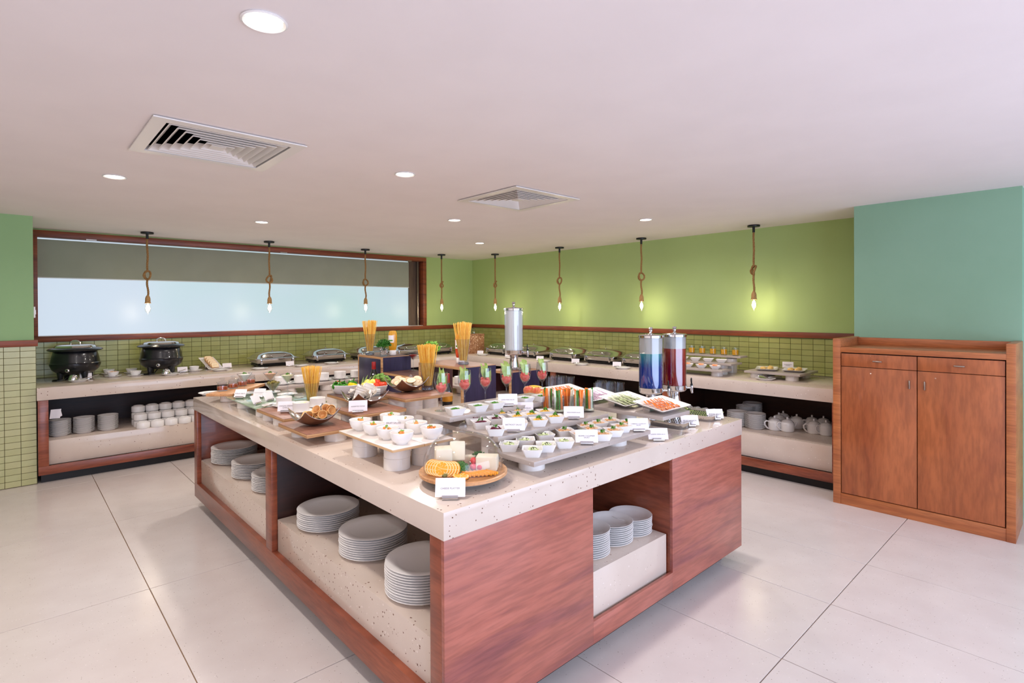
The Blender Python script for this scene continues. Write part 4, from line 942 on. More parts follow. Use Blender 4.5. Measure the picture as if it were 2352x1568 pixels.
sl = ((-4.001, -5.709), (-4.000, -5.808), (-3.927, -5.879), (-3.826, -5.868), (-3.725, -5.841), (-3.841, -5.708), (-3.747, -5.713), (-3.652, -5.717), (-3.875, -5.772), (-3.632, -5.809))
for (x, y), rz, w_ in zip(sl, (-30, -25, -38, -34, -22, -28, -22, -25, -20, -30), ('leftmost, beside the cucumber dishes', 'behind the sesame cucumber card', 'frontmost, right of the sesame cucumber card', 'second from the right in the front row', 'behind the front row, left of the coleslaw card', 'second from the left in the rear row', 'third from the left in the rear row', 'rearmost at the right', 'in the middle of the group', 'right one half behind the coleslaw card')): dish(x, y, .938, rz, 'slaw', w_, 'coleslaw with parsley')
bt = ((-4.291, -5.361), (-4.206, -5.351), (-4.326, -5.468), (-4.219, -5.458), (-4.370, -5.625), (-4.206, -5.603))
for (x, y), rz, w_ in zip(bt, (-30, -25, -25, -28, -38, -40), ('leftmost, behind the knob of the dome', 'rearmost, at the left of the middle slab', 'in the middle of the beetroot group', 'behind the beetroot card at its left', 'frontmost, at the edge of the middle slab', 'hidden behind the beetroot card at its right')): dish(x, y, .99, rz, 'beet', w_, 'beetroot salad')
cn = ((-4.113, -5.374), (-4.002, -5.372), (-4.103, -5.487), (-4.016, -5.499), (-4.092, -5.622), (-3.911, -5.494), (-3.976, -5.623))
for (x, y), rz, w_ in zip(cn, (-22, -25, -20, -22, -36, -30, -34), ('leftmost on the middle slab', 'rearmost, in front of the sweet corn card', 'behind the beetroot card', 'in the middle of the corn group', 'frontmost at the edge of the middle slab', 'rear right, before the glasses of vegetable sticks', 'right one beside the finger salad card')): dish(x, y, .99, rz, 'corn', w_, 'sweet corn salad')
pe = ((-4.372, -5.330), (-4.236, -5.340), (-4.122, -5.337), (-3.904, -5.335), (-3.793, -5.352))
for (x, y), rz, w_ in zip(pe, (-10, -8, -6, 4, 0), ('nearest, at the left end of the highest slab', 'second from the left on the highest slab', 'third from the left, beside the green peas card', 'second from the right on the highest slab', 'rightmost, behind the glasses of vegetable sticks')): dish(x, y, 1.04, rz, 'pea', w_, 'green pea salad')
wg = ((-4.364, -5.204), (-4.216, -5.204), (-4.066, -5.194), (-3.912, -5.196), (-3.770, -5.199), (-3.630, -5.202))
for i, (x, y) in enumerate(wg):
    w_ = ('leftmost', 'second from the left', 'third from the left', 'third from the right', 'second from the right', 'rightmost')[i]
    use('wine', wine_glass, (x, y, 1.04), 0, w_+' stemmed wine glass in the row on the highest slab', 'wine glasses of watermelon salad'); use('melon%d' % (i % 3), melon(i % 3), (x, y, 1.04), i*50, 'red watermelon cubes in the %s wine glass' % w_, 'watermelon portions')
    use('lett%d' % i, lettuce(i), (x, y, 1.04), -30+i*17, 'pale green lettuce leaf in the %s wine glass' % w_, 'lettuce leaves')
# finger salad glasses
fg = ((-3.789, -5.397), (-3.784, -5.474), (-3.711, -5.481), (-3.717, -5.556), (-3.638, -5.563))
carrot_m = noisy('carrot', (242, 118, 28), (246, 140, 50), 40, .4); cuke_m = noisy('cuke_skin', (48, 112, 30), (84, 146, 50), 60, .35); radish_m = noisy('radish', (232, 232, 206), (240, 240, 220), 40, .4)
def stick(m, nm, c_):
    return lambda: tag(obj(nm, MB().obox((0, 0, .055), (.010, .010, .110)), m, bevel=.0015), '', c_)
for i, (x, y) in enumerate(fg):
    w_ = ORD[i]+' from the left'; use('fglass', tumbler(.031, .088), (x, y, .99), 0, 'clear tumbler of vegetable sticks, '+w_+' on the middle slab', 'tumblers of vegetable sticks')
    rnd = random.Random(i*3+1); b = MB()
    for k in range(40):
        a = rnd.uniform(0, 6.28); q = .020*math.sqrt(rnd.random()); p = Vector((q*math.cos(a), q*math.sin(a), .010)); e_ = Vector((rnd.uniform(-.022, .022), rnd.uniform(-.022, .022), rnd.uniform(.02, .062))); b.tube([p, (p+e_)/2+Vector((.002, 0, .008)), e_], .0007, 3, True, False)
    b.lathe([(0, .010), (.027, .010), (.027, .018), (0, .024)], 20)
    tag(obj('bean_sprouts', b, mat('sprout', (228, 220, 180), .5), None, (x, y, .99)), 'white bean sprouts at the bottom of the %s tumbler from the left' % ORD[i], 'salad', kind='stuff')
    for k in range(8):
        a = 2*PI*k/8+i; q = .017; typ = (('carrot', carrot_m, 'carrot_stick'), ('carrot', carrot_m, 'carrot_stick'), ('cucumber', cuke_m, 'cucumber_stick'), ('radish', radish_m, 'radish_stick'))[(k*3+i+k//4) % 4]
        use('st'+typ[0], stick(typ[1], typ[2], 'vegetable stick'), (x+q*math.cos(a), y+q*math.sin(a), .99+.012+.004*(k % 3)), 0, 'raw %s stick in the %s tumbler from the left' % (typ[0], ORD[i]), '%s sticks in the %s tumbler' % (typ[0], ORD[i]), rot=(rnd.uniform(-.10, .10), rnd.uniform(-.10, .10), a))
for (x, y), z, rz, txt, l in (((-4.041, -5.349), 1.04, 10, 'GREEN PEAS SALAD', 'menu card reading GREEN PEAS SALAD on the highest slab'), ((-3.959, -5.383), .99, 4, 'SWEET CORN SALAD', 'menu card reading SWEET CORN SALAD behind the corn dishes'),
        ((-4.283, -5.652), .99, 4, 'BEETROOT SALAD', 'menu card reading BEETROOT SALAD at the edge of the middle slab'), ((-3.864, -5.651), .99, 2, 'FRESH FINGER SALAD', 'menu card reading FRESH FINGER SALAD before the tumblers'),
        ((-4.055, -5.892), .938, 3, 'SESAME CUCUMBER\nSALAD', 'menu card reading SESAME CUCUMBER SALAD on the lowest slab'), ((-3.666, -5.906), .938, 8, 'CABBAGE COLESLAW\nSALAD', 'menu card reading CABBAGE COLESLAW SALAD at the right end of the lowest slab'),
        ((-3.516, -5.923), ISL, 5, 'GARDEN GREEN SALAD', 'menu card reading GARDEN GREEN SALAD on the worktop'), ((-3.087, -5.864), ISL, 8, 'BLUE LAGOON', 'menu card reading BLUE LAGOON before the first drip tray'),
        ((-2.799, -5.871), ISL, 8, 'ROOH AFZA', 'rightmost menu card on the island, before the second drip tray'), ((-3.176, -4.845), .868, 6, 'LETTUCE WATERMELON\nSALAD', 'menu card reading LETTUCE WATERMELON SALAD behind the tumblers')):
    if 'LETTUCE' in txt:
        t = card(x, y, .935, -46.9+rz, txt, l, .105, .060, 16); slab('stone_slab', -3.62, -5.20, -3.20, -4.86, .935, .018, slab_stone, 'small grey slab carrying mangoes, apples and a card behind the tumblers'); risers(-3.50, -5.06, 1, 'under the slab of mangoes and apples, near'); risers(-3.30, -5.0, 1, 'under the slab of mangoes and apples, far')
        dx, dy = -3.50-x, -5.12-y
        t.location = (max(-3.60, min(-3.24, x)), max(-5.19, min(-4.90, y)), .935)
        continue
    card(x, y, z, -48.5+rz, txt, l, .102, .058, 22)
# ---- mangoes and apples
mango_m = noisy('mango', (240, 180, 40), (246, 196, 84), 8, .3, coat=.3)
def mango():
    t = thing('mango', '', 'mango'); b = MB()
    def fn(u, v):
        a = 2*PI*u; s_ = PI*v; r = .036*math.sin(s_)**.8*(1+.12*math.cos(s_)); return (-.075*math.cos(s_), r*math.cos(a)*.9+.010*math.sin(s_*1.0), .033+r*math.sin(a))
    obj('fruit', b.grid(fn, 24, 18), mango_m, t); obj('stem', MB().tube([(.070, 0, .036), (.078, 0, .040)], .003, 6), leaf_dark, t); return t
use('mango', mango, (-3.189, -4.699, .935), -20, 'front yellow mango, long and curved, beside the wine glasses'); use('mango', mango, (-3.275, -4.93, .935), -60, 'rear yellow mango with an orange blush, behind the right wine glass')
apple_m = noisy('apple', (214, 74, 66), (236, 176, 110), 14, .25, coat=.3, detail=6)
def apple():
    t = thing('apple', '', 'apple'); pr = [(0, .010), (.010, .003), (.020, .0), (.032, .012), (.038, .032), (.036, .050), (.026, .064), (.012, .067), (.004, .060), (0, .057)]
    obj('fruit', MB().lathe(pr, 28), apple_m, t); obj('stem', MB().tube([(0, 0, .057), (.003, 0, .072)], .0014, 5), mat('apple_stem', (70, 46, 26), .7), t); return t
for (x, y), dz, l in (((-3.066, -4.807), 0, 'left red apple'), ((-2.962, -4.811), .0, 'front middle red apple'), ((-2.842, -4.783), .0, 'right orange red apple'), ((-2.807, -4.688), .0, 'rear apple')):
    use('apple', apple, (min(x, -3.24), y, .935+dz), x*400, l+' behind the tumblers of vegetable sticks', 'apples')
# ---- empty tumblers in two triangles
def tri(cx_, cy_, where):
    k = 0
    for i in range(3):
        for j in range(i+1):
            use('etumb', tumbler(.0345, .150), (cx_+.072*i, cy_+(j-i/2)*.082, ISL), 0, 'empty clear tumbler, %s in the %s triangle of six tumblers' % (('front point', 'left in the second row', 'right in the second row', 'left in the back row', 'middle of the back row', 'right in the back row')[k], where), 'empty tumblers'); k += 1
tri(-2.862, -4.545, 'left'); tri(-2.862, -5.02, 'right')
# ---- drink dispensers
def dispenser(key, liquid, frost, level):
    def f():
        t = thing('drink_dispenser', '', 'drink dispenser'); R = .078
        obj('foot', MB().lathe([(0, 0), (.085, 0), (.088, .005), (.080, .010), (.045, .022), (0, .022)], 40), chrome, t)
        obj('pedestal', MB().lathe([(.044, .015), (.037, .06), (.033, .105), (.036, .125), (0, .126)], 32), chrome, t)
        obj('base_band', MB().lathe([(0, .122), (.066, .122), (.074, .128), (.078, .136), (.078, .160), (.079, .162), (0, .162)], 48), chrome, t)
        obj('cylinder', MB().lathe([(R-.003, .162), (R, .162), (R, .500), (R-.003, .500), (R-.003, .162)], 48), glass_thick, t)
        obj('lid', MB().lathe([(R+.001, .490), (R+.004, .492), (R+.004, .506), (R-.004, .511), (.020, .516), (.010, .520), (.007, .528), (.012, .536), (.012, .540), (.009, .544), (.015, .552), (.012, .560), (0, .562)], 40), chrome, t)
        o = obj('tap', MB().tube([(R-.004, 0, .142), (R+.036, 0, .142)], .006, 12).tube([(R+.036, 0, .156), (R+.036, 0, .130), (R+.040, 0, .106)], [.010, .011, .007], 14).lathe([(.009, -.003), (.011, 0), (.009, .003)], 14, (R+.002, 0, .142), M_=Matrix.Rotation(PI/2, 3, 'Y')), chrome, t)
        lv = MB().tube([(R+.036, 0, .156), (R+.036, 0, .170)], .008, 12).tube([(R+.036, -.006, .170), (R+.034, -.009, .188), (R+.034, -.008, .204), (R+.034, 0, .208), (R+.034, .008, .204), (R+.034, .009, .188), (R+.036, .006, .170)], .0032, 8)
        obj('tap_lever', lv, black_plastic, o)
        if frost: obj('condensation', MB().lathe([(R-.004, level), (R-.004, .490)], 48), frost, t)
        if liquid: obj('drink', MB().lathe([(0, .163), (R-.0035, .163), (R-.0035, level), (0, level)], 48), liquid, t)
        return t
    return f
def drink(name, c_top, c_bot):
    m = mat(name, c_bot, .06, trans=.35, ior=1.33, coat=1); b = m.node_tree.nodes['Principled BSDF']
    tc = N(m, 'ShaderNodeTexCoord'); sx = N(m, 'ShaderNodeSeparateXYZ'); L(m, tc.outputs['Object'], sx.inputs[0]); mr = N(m, 'ShaderNodeMapRange'); mr.inputs['From Min'].default_value = .16; mr.inputs['From Max'].default_value = .40
    L(m, sx.outputs['Z'], mr.inputs['Value']); r = ramp(m, [(0, rgb(*c_bot)), (.55, rgb(*c_bot)), (1, rgb(*c_top))]); L(m, mr.outputs[0], r.inputs[0]); L(m, r.outputs[0], b.inputs['Base Color']); return m
frost = veil('condensation', (205, 200, 192), .86, .6)
PD1 = (-2.847, -5.445); PD2 = (-2.626, -5.490)
use('dspb', dispenser('b', drink('blue_drink', (60, 170, 170), (14, 62, 160)), frost, .388), (PD1[0], PD1[1], ISL), -52, 'drink dispenser of blue juice on a chrome pedestal', 'drink dispensers')
use('dspr', dispenser('r', drink('red_drink', (196, 50, 26), (168, 14, 18)), frost, .412), (PD2[0], PD2[1], ISL), -46, 'drink dispenser of red juice on a chrome pedestal', 'drink dispensers')
# plywood display boxes
def display_box(x0, y0, x1, y1, zt, label, faces='box', th_=.018, back=True, front=None):
    t = thing('display_box', label, 'display box', ((x0+x1)/2, (y0+y1)/2, ISL)); a, b, h = (x1-x0)/2, (y1-y0)/2, zt-ISL
    obj('top_panel', MB().box(-a, -b, h-th_, a, b, h), ply_edge, t, bevel=.0006); obj('veneer', MB().box(-a+.001, -b+.001, h, a-.001, b-.001, h+.0012), board_dark if faces == 'box' else ply_face, t)
    obj('side_panel', MB().box(-a, -b, 0, a, -b+th_, h-th_), ply_edge, t); obj('side_panel', MB().box(-a, b-th_, 0, a, b, h-th_), ply_edge, t)
    obj('veneer', MB().box(-a+.012, -b-.0012, 0, a, -b, h-.004), navy_face, t); obj('veneer', MB().box(-a+.012, b, 0, a, b+.0012, h-.004), navy_face, t)
    obj('inner_veneer', MB().box(-a+.012, b-th_-.0012, 0, a-.002, b-th_, h-th_), maroon_face, t)
    if back: obj('back_panel', MB().box(a-th_, -b+th_, 0, a-.001, b-th_, h-th_), navy_face, t)
    if front: obj('front_panel', MB().box(-a, -b+th_, 0, -a+.012, b-th_, h-th_), navy_face, t, bevel=.0005)
    return t
display_box(-3.745, -3.500, -3.469, -3.091, 1.168, 'tall navy plywood display box with a pasta glass and parsley on top', front=True)
display_box(-3.767, -4.600, -3.473, -4.078, 1.168, 'tall navy plywood display box behind the wine glasses, open to the left', back=False, faces='b')
# lower shelf between the boxes
t = thing('display_shelf', 'low plywood shelf between the two tall navy boxes', 'shelf', (-3.60, -3.79, ISL))
obj('shelf_board', MB().box(-.135, -.284, .160, .135, .284, .178), ply_edge, t, bevel=.0006); obj('veneer', MB().box(-.134, -.283, .178, .134, .283, .1792), board_dark, t)
obj('front_panel', MB().box(-.134, .02, 0, -.122, .283, .160), navy_face, t); obj('side_panel', MB().box(-.122, .02, 0, .134, .038, .160), ply_edge, t)
ZS = ISL+.1792
display_box(-3.05, -4.290, -2.72, -4.03, 1.052, 'low plywood display box at the back of the island under the white dispenser', back=True, faces='b')
use('dspw', dispenser('w', None, veil('milk_white', (232, 230, 226), .97, .35), .163), (-2.89, -4.16, 1.053), -50, 'drink dispenser filled with white buttermilk on the low display box', 'drink dispensers')
# things on the boxes
zt = 1.1695
for i, ((x, y), z, l) in enumerate((((-3.684, -3.188), zt, 'on top of the left navy box'), ((-3.646, -4.456), zt, 'tall, on top of the right navy box'), ((-4.011, -4.670), 1.035, 'on the bread board before the right navy box'), ((-4.415, -3.716), ISL, 'on the worktop behind the dip bowls'))):
    if i == 2: x, y = -3.985, -4.52
    use('pglass', pasta_glass, (x, y, z), i*20, 'flared glass vase of spaghetti '+l, 'pasta glasses'); use('spag%d' % i, spaghetti(i, 110 if i else 80), (x, y, z), i*33, 'bundle of dry spaghetti standing in the glass '+l, 'spaghetti bundles')
def herb_glass(): return tag(obj('herb_glass', MB().lathe([(0, 0), (.030, 0), (.032, .003), (.034, .062), (.032, .062), (.030, .010), (0, .010)], 28), glass_thick), '', 'glass')
def pebbles():
    b = MB(); rnd = random.Random(9)
    for k in range(60): a = rnd.uniform(0, 6.28); q = .024*math.sqrt(rnd.random()); b.blob((q*math.cos(a), q*math.sin(a), rnd.uniform(.014, .046)), rnd.uniform(.004, .006), 6, 4, .15, rnd)
    return tag(obj('pebbles', b, noisy('pebble', (220, 196, 176), (236, 220, 206), 80, .7)), '', 'pebbles', kind='stuff')
for (x, y), z, l, m, rad, n in (((-3.698, -3.456), zt, 'left navy box', leaf_dark, (.055, .045, .050), 700), ((-3.716, -4.168), zt, 'right navy box', leaf_bright, (.058, .050, .060), 240)):
    if 'right' in l: x, y = -3.70, -4.14
    else: x, y = -3.68, -3.42
    use('hglass', herb_glass, (x, y, z), 0, 'small glass holding fresh herbs on the '+l, 'herb glasses'); use('pebbles', pebbles, (x, y, z), 0, 'pale pebbles in the herb glass on the '+l, 'pebbles')
    g = MB(); foliage(g, (0, 0, 0), rad, n, .016 if n > 500 else .026, random.Random(n), 0)
    for k in range(10): a = k*.63; g.tube([(0, 0, -.055), (.02*math.cos(a), .02*math.sin(a), .01)], .0012, 4)
    tag(obj('herb_bunch', g, m, None, (x, y, z+.085)), ('dense dark green parsley bunch' if n > 500 else 'loose bright green coriander bunch')+' on the '+l, 'herb')
# squeeze bottles
def sauce_bottle(body, cap_z):
    def f():
        t = thing('sauce_bottle', '', 'bottle')
        obj('cap', MB().lathe([(0, 0), (.028, 0), (.030, .003), (.030, .036), (.026, .040), (0, .040)], 28, sx=1, sy=.7), white_china, t)
        obj('body', MB().lathe([(.024, .038), (.030, .048), (.034, .075), (.036, .120), (.037, .160), (.034, .190), (.026, .204), (0, .208)], 32, sx=1, sy=.62), body, t)
        obj('label', MB().grid(lambda u, v: ((.0375+.0*v)*math.sin((u-.5)*1.5-.5), -.0375*.62*math.cos((u-.5)*1.5-.5), .105+v*.062), 12, 2), paper, t)
        obj('label_print', MB().grid(lambda u, v: ((.038)*math.sin((u-.5)*1.0-.5), -.038*.62*math.cos((u-.5)*1.0-.5), .117+v*.012), 10, 2), mat('label_green', (92, 146, 52), .5), t)
        return t
    return f
use('sbr', sauce_bottle(noisy('hot_sauce', (196, 48, 20), (224, 96, 40), 12, .2, coat=.4), 0), (-3.60, -4.36, zt), -32, 'large upside down squeeze bottle of red sauce on the right navy box')
use('sby', sauce_bottle(noisy('mustard', (206, 142, 24), (220, 160, 44), 12, .2, coat=.4), 0), (-3.56, -3.36, zt), -30, 'upside down squeeze bottle of yellow mustard on the left navy box')
# label jars and red martini on the low shelf
def label_jar():
    t = thing('sauce_jar', '', 'jar')
    obj('glass_body', MB().lathe([(0, 0), (.034, 0), (.037, .004), (.037, .078), (.030, .088), (.030, .094), (0, .094)], 32), mat('dark_sauce', (34, 14, 12), .1, coat=1), t)
    obj('lid', MB().lathe([(.032, .088), (.033, .090), (.033, .104), (.031, .106), (0, .106)], 32), mat('lid_red', (206, 28, 34), .3), t)
    obj('label', MB().lathe([(.0374, .014), (.0376, .015), (.0376, .074), (.0374, .075)], 32), mat('label_purple', (92, 34, 120), .4), t)
    obj('label_band', MB().lathe([(.0379, .026), (.0379, .046)], 32), mat('label_pale', (214, 200, 214), .4), t)
    obj('label_emblem', MB().grid(lambda u, v: (.0383*math.sin((u-.5)*.8), -.0383*math.cos((u-.5)*.8), .057+v*.013), 10, 2), mat('label_orange', (240, 150, 60), .4), t)
    obj('label_picture', MB().grid(lambda u, v: (.0384*math.sin((u-.5)*.7), -.0384*math.cos((u-.5)*.7), .028+v*.016), 10, 2), noisy('label_food', (232, 160, 80), (120, 150, 70), 200, .4), t)
    return t
jx, jy = -3.485, -3.394
use('ljar', label_jar, (jx, jy, ZS), -40, 'sauce jar with red lid and purple label in the middle of the low shelf', 'purple label sauce jars'); use('ljar', label_jar, (-3.62, -4.03, ZS), -20, 'sauce jar with red lid half hidden by the right navy box', 'purple label sauce jars')
gx, gy = -3.494, -3.575
use('mglass', martini_glass, (gx, gy, ZS), 0, 'stemmed martini glass of red berries on the low shelf', 'martini glasses')
tag(obj('red_sauce', MB().lathe([(0, .0885), (.036, .131), (.018, .133), (0, .134)], 28), mat('red_jelly', (196, 26, 22), .12, coat=.6), None, (gx, gy, ZS)), 'red jelly in the martini glass on the low shelf', 'sauce')
# dark bottles with red caps
def dark_bottle():
    t = thing('soy_sauce_bottle', '', 'bottle')
    obj('glass_body', MB().lathe([(0, 0), (.030, 0), (.033, .004), (.033, .140), (.028, .165), (.016, .195), (.0145, .215), (0, .215)], 32), mat('bottle_black', (16, 10, 9), .06, coat=1), t)
    obj('cap', MB().lathe([(.0165, .205), (.017, .206), (.0165, .262), (.015, .265), (0, .265)], 28), mat('cap_red', (150, 24, 26), .35), t)
    obj('label', MB().lathe([(.0335, .085), (.0335, .125)], 32), mat('label_gold', (196, 132, 28), .4), t); obj('label_dark', MB().lathe([(.0334, .010), (.0334, .083)], 32), mat('label_black', (22, 18, 18), .5), t)
    tm_ = text_mesh('PREMIUM\nSOY SAUCE', .0095, mat('print_pale', (220, 214, 204), .5))
    o = obj('lettering', tm_, None, t, (0, -.0345, .055), (PI/2, 0, 0))
    for v in tm_.vertices: x_ = v.co.x; v.co.z = -.0345*(1-math.cos(x_/.0345)); v.co.x = .0345*math.sin(x_/.0345)
    return t
x, y = -3.576, -4.219
use('dbot', dark_bottle, (-3.86, -4.56, ISL), -38, 'dark soy sauce bottle with red cap left of the right navy box', 'dark bottles with red caps'); use('dbot', dark_bottle, (-3.80, -3.47, ISL), -30, 'dark bottle with red cap behind the broccoli before the left navy box', 'dark bottles with red caps')
# slab along the back edge with spare bowls and cards
slab('stone_slab', -3.33, -4.0, -2.85, -3.50, .938, .020, slab_stone, 'pale stone slab with cups at the back of the island, seen through the open box')
for x, y in ((-3.22, -3.9), (-3.22, -3.6)): risers(x, y, 1, 'under the pale slab at the back of the island, %s' % ('near' if y < -3.8 else 'far'))
use('scup', soup_cup, (-3.22, -3.86, .938), 0, 'white soup cup on the pale slab behind the right navy box', 'soup cups'); use('splate', small_plate, (-3.05, -3.86, .938), 0, 'white side plate on the pale slab behind the right navy box', 'side plates')
card(-3.15, -3.94, .938, -30, '', 'blank looking menu card right of the right navy box', .09, .05)
# ---- long slab with four platters of cut vegetables
slab('stone_slab', -3.478, -5.925, -3.205, -4.98, .988, .020, slab_stone, 'grey stone slab under the four white vegetable platters')
for x, y, w_ in ((-3.34, -5.60, 'front'), (-3.34, -5.06, 'back')): risers(x, y, 2, 'under the %s of the vegetable platter slab' % w_)
def platter():
    b = MB(); hx, hy = .150, .098
    b.loft([rsq(hx*.72, hy*.72, .012, 0), rsq(hx, hy, .014, .020), rsq(hx-.004, hy-.004, .012, .021), rsq(hx*.72, hy*.72, .010, .006)], True, True, True)
    return tag(obj('platter', b, white_china), '', 'platter')
def v_slice(kind):
    def f():
        if kind == 'carrot': b = MB().lathe([(0, -.0018), (.0125, -.0018), (.0125, .0018), (0, .0018)], 14); return tag(obj('carrot_slice', b, carrot_m), '', 'vegetable slice')
        if kind == 'cucumber': b = MB().lathe([(0, -.0015), (.019, -.0015), (.020, 0), (.019, .0015), (0, .0015)], 18); return tag(obj('cucumber_slice', b, noisy('cuke_slice', (206, 220, 160), (226, 234, 190), 60, .3)), '', 'vegetable slice')
        b = MB().lathe([(.014, -.0016), (.018, -.002), (.019, .001), (.015, .0018), (.014, -.0016)], 18); b.lathe([(.007, -.0016), (.0105, -.002), (.011, .001), (.0075, .0018), (.007, -.0016)], 14)
        return tag(obj('onion_ring', b, noisy('onion', (206, 160, 196), (232, 214, 226), 60, .35)), '', 'vegetable slice')
    return f
for i, (yc, kind, l) in enumerate(((-5.825, 'carrot', 'frontmost white platter with rows of carrot slices'), (-5.590, 'cucumber', 'second white platter from the front with cucumber slices'), (-5.355, 'onion', 'third white platter from the front with purple onion rings'), (-5.120, 'carrot', 'rearmost white platter with carrot slices'))):
    M0 = Matrix.Translation((-3.330, yc, 1.012)) @ Euler((math.radians(10), 0, 0)).to_matrix().to_4x4()
    p = use('platter', platter, (-3.330, yc, .9885+.021), 0, l, 'platters of cut vegetables', rot=(math.radians(10), 0, 0)); p.location = M0.translation
    obj('platter_wedge', MB().box(-3.40, yc+.03, .988, -3.26, yc+.075, 1.014), chrome)['label'] = ''
    wd = bpy.data.objects[C.objects[-1].name]; tag(wd, 'small chrome wedge under the %s vegetable platter from the front' % ORD[i], 'wedge', 'platter wedges')
    rnd = random.Random(i+20); k = 0; nr, nc = (4, 9) if kind == 'carrot' else (4, 6)
    for r in range(nr):
        for c_ in range(nc):
            px_ = -.085+.170*c_/(nc-1)+rnd.uniform(-.004, .004); py_2 = -.048+.096*r/(nr-1)+rnd.uniform(-.004, .004)
            q = M0 @ Vector((px_, py_2, .012+.003*(c_ % 2)+.002*r)); eu = (Euler((math.radians(10), 0, 0)).to_matrix() @ Euler((rnd.uniform(-.15, .15)+(.35 if kind == 'carrot' else .1), .35, rnd.uniform(0, .5))).to_matrix()).to_euler()
            use('vs'+kind, v_slice(kind), q, 0, '%s in a row on the %s' % ({'carrot': 'orange carrot slice', 'cucumber': 'pale cucumber slice', 'onion': 'purple onion ring'}[kind], l.split(' with')[0]), kind+' slices on platter '+ORD[i], rot=tuple(eu))
# ---- drip trays
def drip_tray():
    t = thing('drip_tray', '', 'tray'); b = MB(); h = .034
    b.loft([rsq(.100, .100, .022, 0), rsq(.112, .112, .026, h), rsq(.104, .104, .022, h), rsq(.098, .098, .02, h-.006)], True, True, True)
    obj('pan', b, steel, t); g = MB()
    for i in range(3):
        for j in range(9): g.obox((-.05+i*.05, -.06+j*.015, h-.0052), (.034, .006, .0015), (0, 0, .5))
    obj('slots', g, mat('slot_dark', (30, 34, 30), .5), t); return t
for (x, y), rz, l in (((-3.097, -5.760), 4, 'square steel drip tray under the vegetable platters, left one'), ((-2.776, -5.768), 6, 'square steel drip tray before the red dispenser, right one')): use('drip', drip_tray, (min(x, -2.79), y, ISL), rz, l, 'drip trays')
# ================================================================ plate stacks inside the island
ZI = .3785
for (x, y), n, l in (((-4.677, -2.861), 11, 'farthest left in the far left bay of the island'), ((-4.671, -3.361), 10, 'in the middle of the far left bay of the island'), ((-4.661, -3.761), 10, 'half hidden by the middle post of the island'),
        ((-4.683, -4.582), 9, 'farthest in the near left bay of the island'), ((-4.663, -5.047), 10, 'in the middle of the near left bay of the island'), ((-4.695, -5.533), 12, 'nearest the corner post of the island')):
    stack(max(x, -4.69), y, ZI, n, .163, l, 'large plates in the island, left side', seed=n)
for (x, y), n, l in (((-3.526, -5.785), 9, 'rearmost in the right bay of the island'), ((-3.737, -5.781), 10, 'in the middle of the right bay of the island'), ((-3.935, -5.788), 12, 'leftmost in the right bay, half hidden by the wood panel')):
    stack(min(x, -3.572), max(y, -5.81), ZI, n, .112, l, 'plates in the right bay of the island', sp=.0100, seed=n)
# ================================================================ left wall counter
ZL = .3755
for (x, y), l in (((-5.619, -0.739), 'leftmost under the window counter'), ((-5.439, -0.736), 'in the middle under the window counter'), ((-5.251, -0.747), 'rightmost under the window counter')):
    stack(x, y, ZL, 15, .110, l, 'plates under the window counter', sp=.0095, seed=3)
def up_cup(): return tag(obj('soup_cup', MB().lathe([(.050, 0), (.058, 0), (.060, .004), (.060, .050), (.056, .058), (.045, .061), (.043, .065), (.036, .065), (.034, .061), (0, .061)], 32), white_china), '', 'cup')
for r, (yy, n0, lv, x0) in enumerate(((-.895, 6, 1, -4.98), (-.770, 6, 2, -4.985), (-.645, 6, 3, -4.985))):
    for k in range(n0):
        for h_ in range(lv):
            use('upcup', up_cup, (x0+.122*k, yy, ZL+.066*h_), 0, 'upturned white soup cup, %s from the left in the %s row%s' % (ORD[k], ('front', 'middle', 'back')[r], '' if lv == 1 else ', %s layer' % ('bottom', 'second', 'third')[h_]), 'upturned soup cups under the window counter')
t = thing('paper_notice', 'folded white paper notice hanging inside the left end of the window counter', 'paper', (-5.70, -.86, .60)); obj('sheet', MB().grid(lambda u, v: (u*.075+.01*v, .004*math.sin(u*5), v*.085-.04), 8, 3), paper, t); obj('folded_flap', MB().add([(.075, 0, -.03), (.092, .004, -.02), (.080, .002, .045)], [(0, 1, 2)]), paper, t)
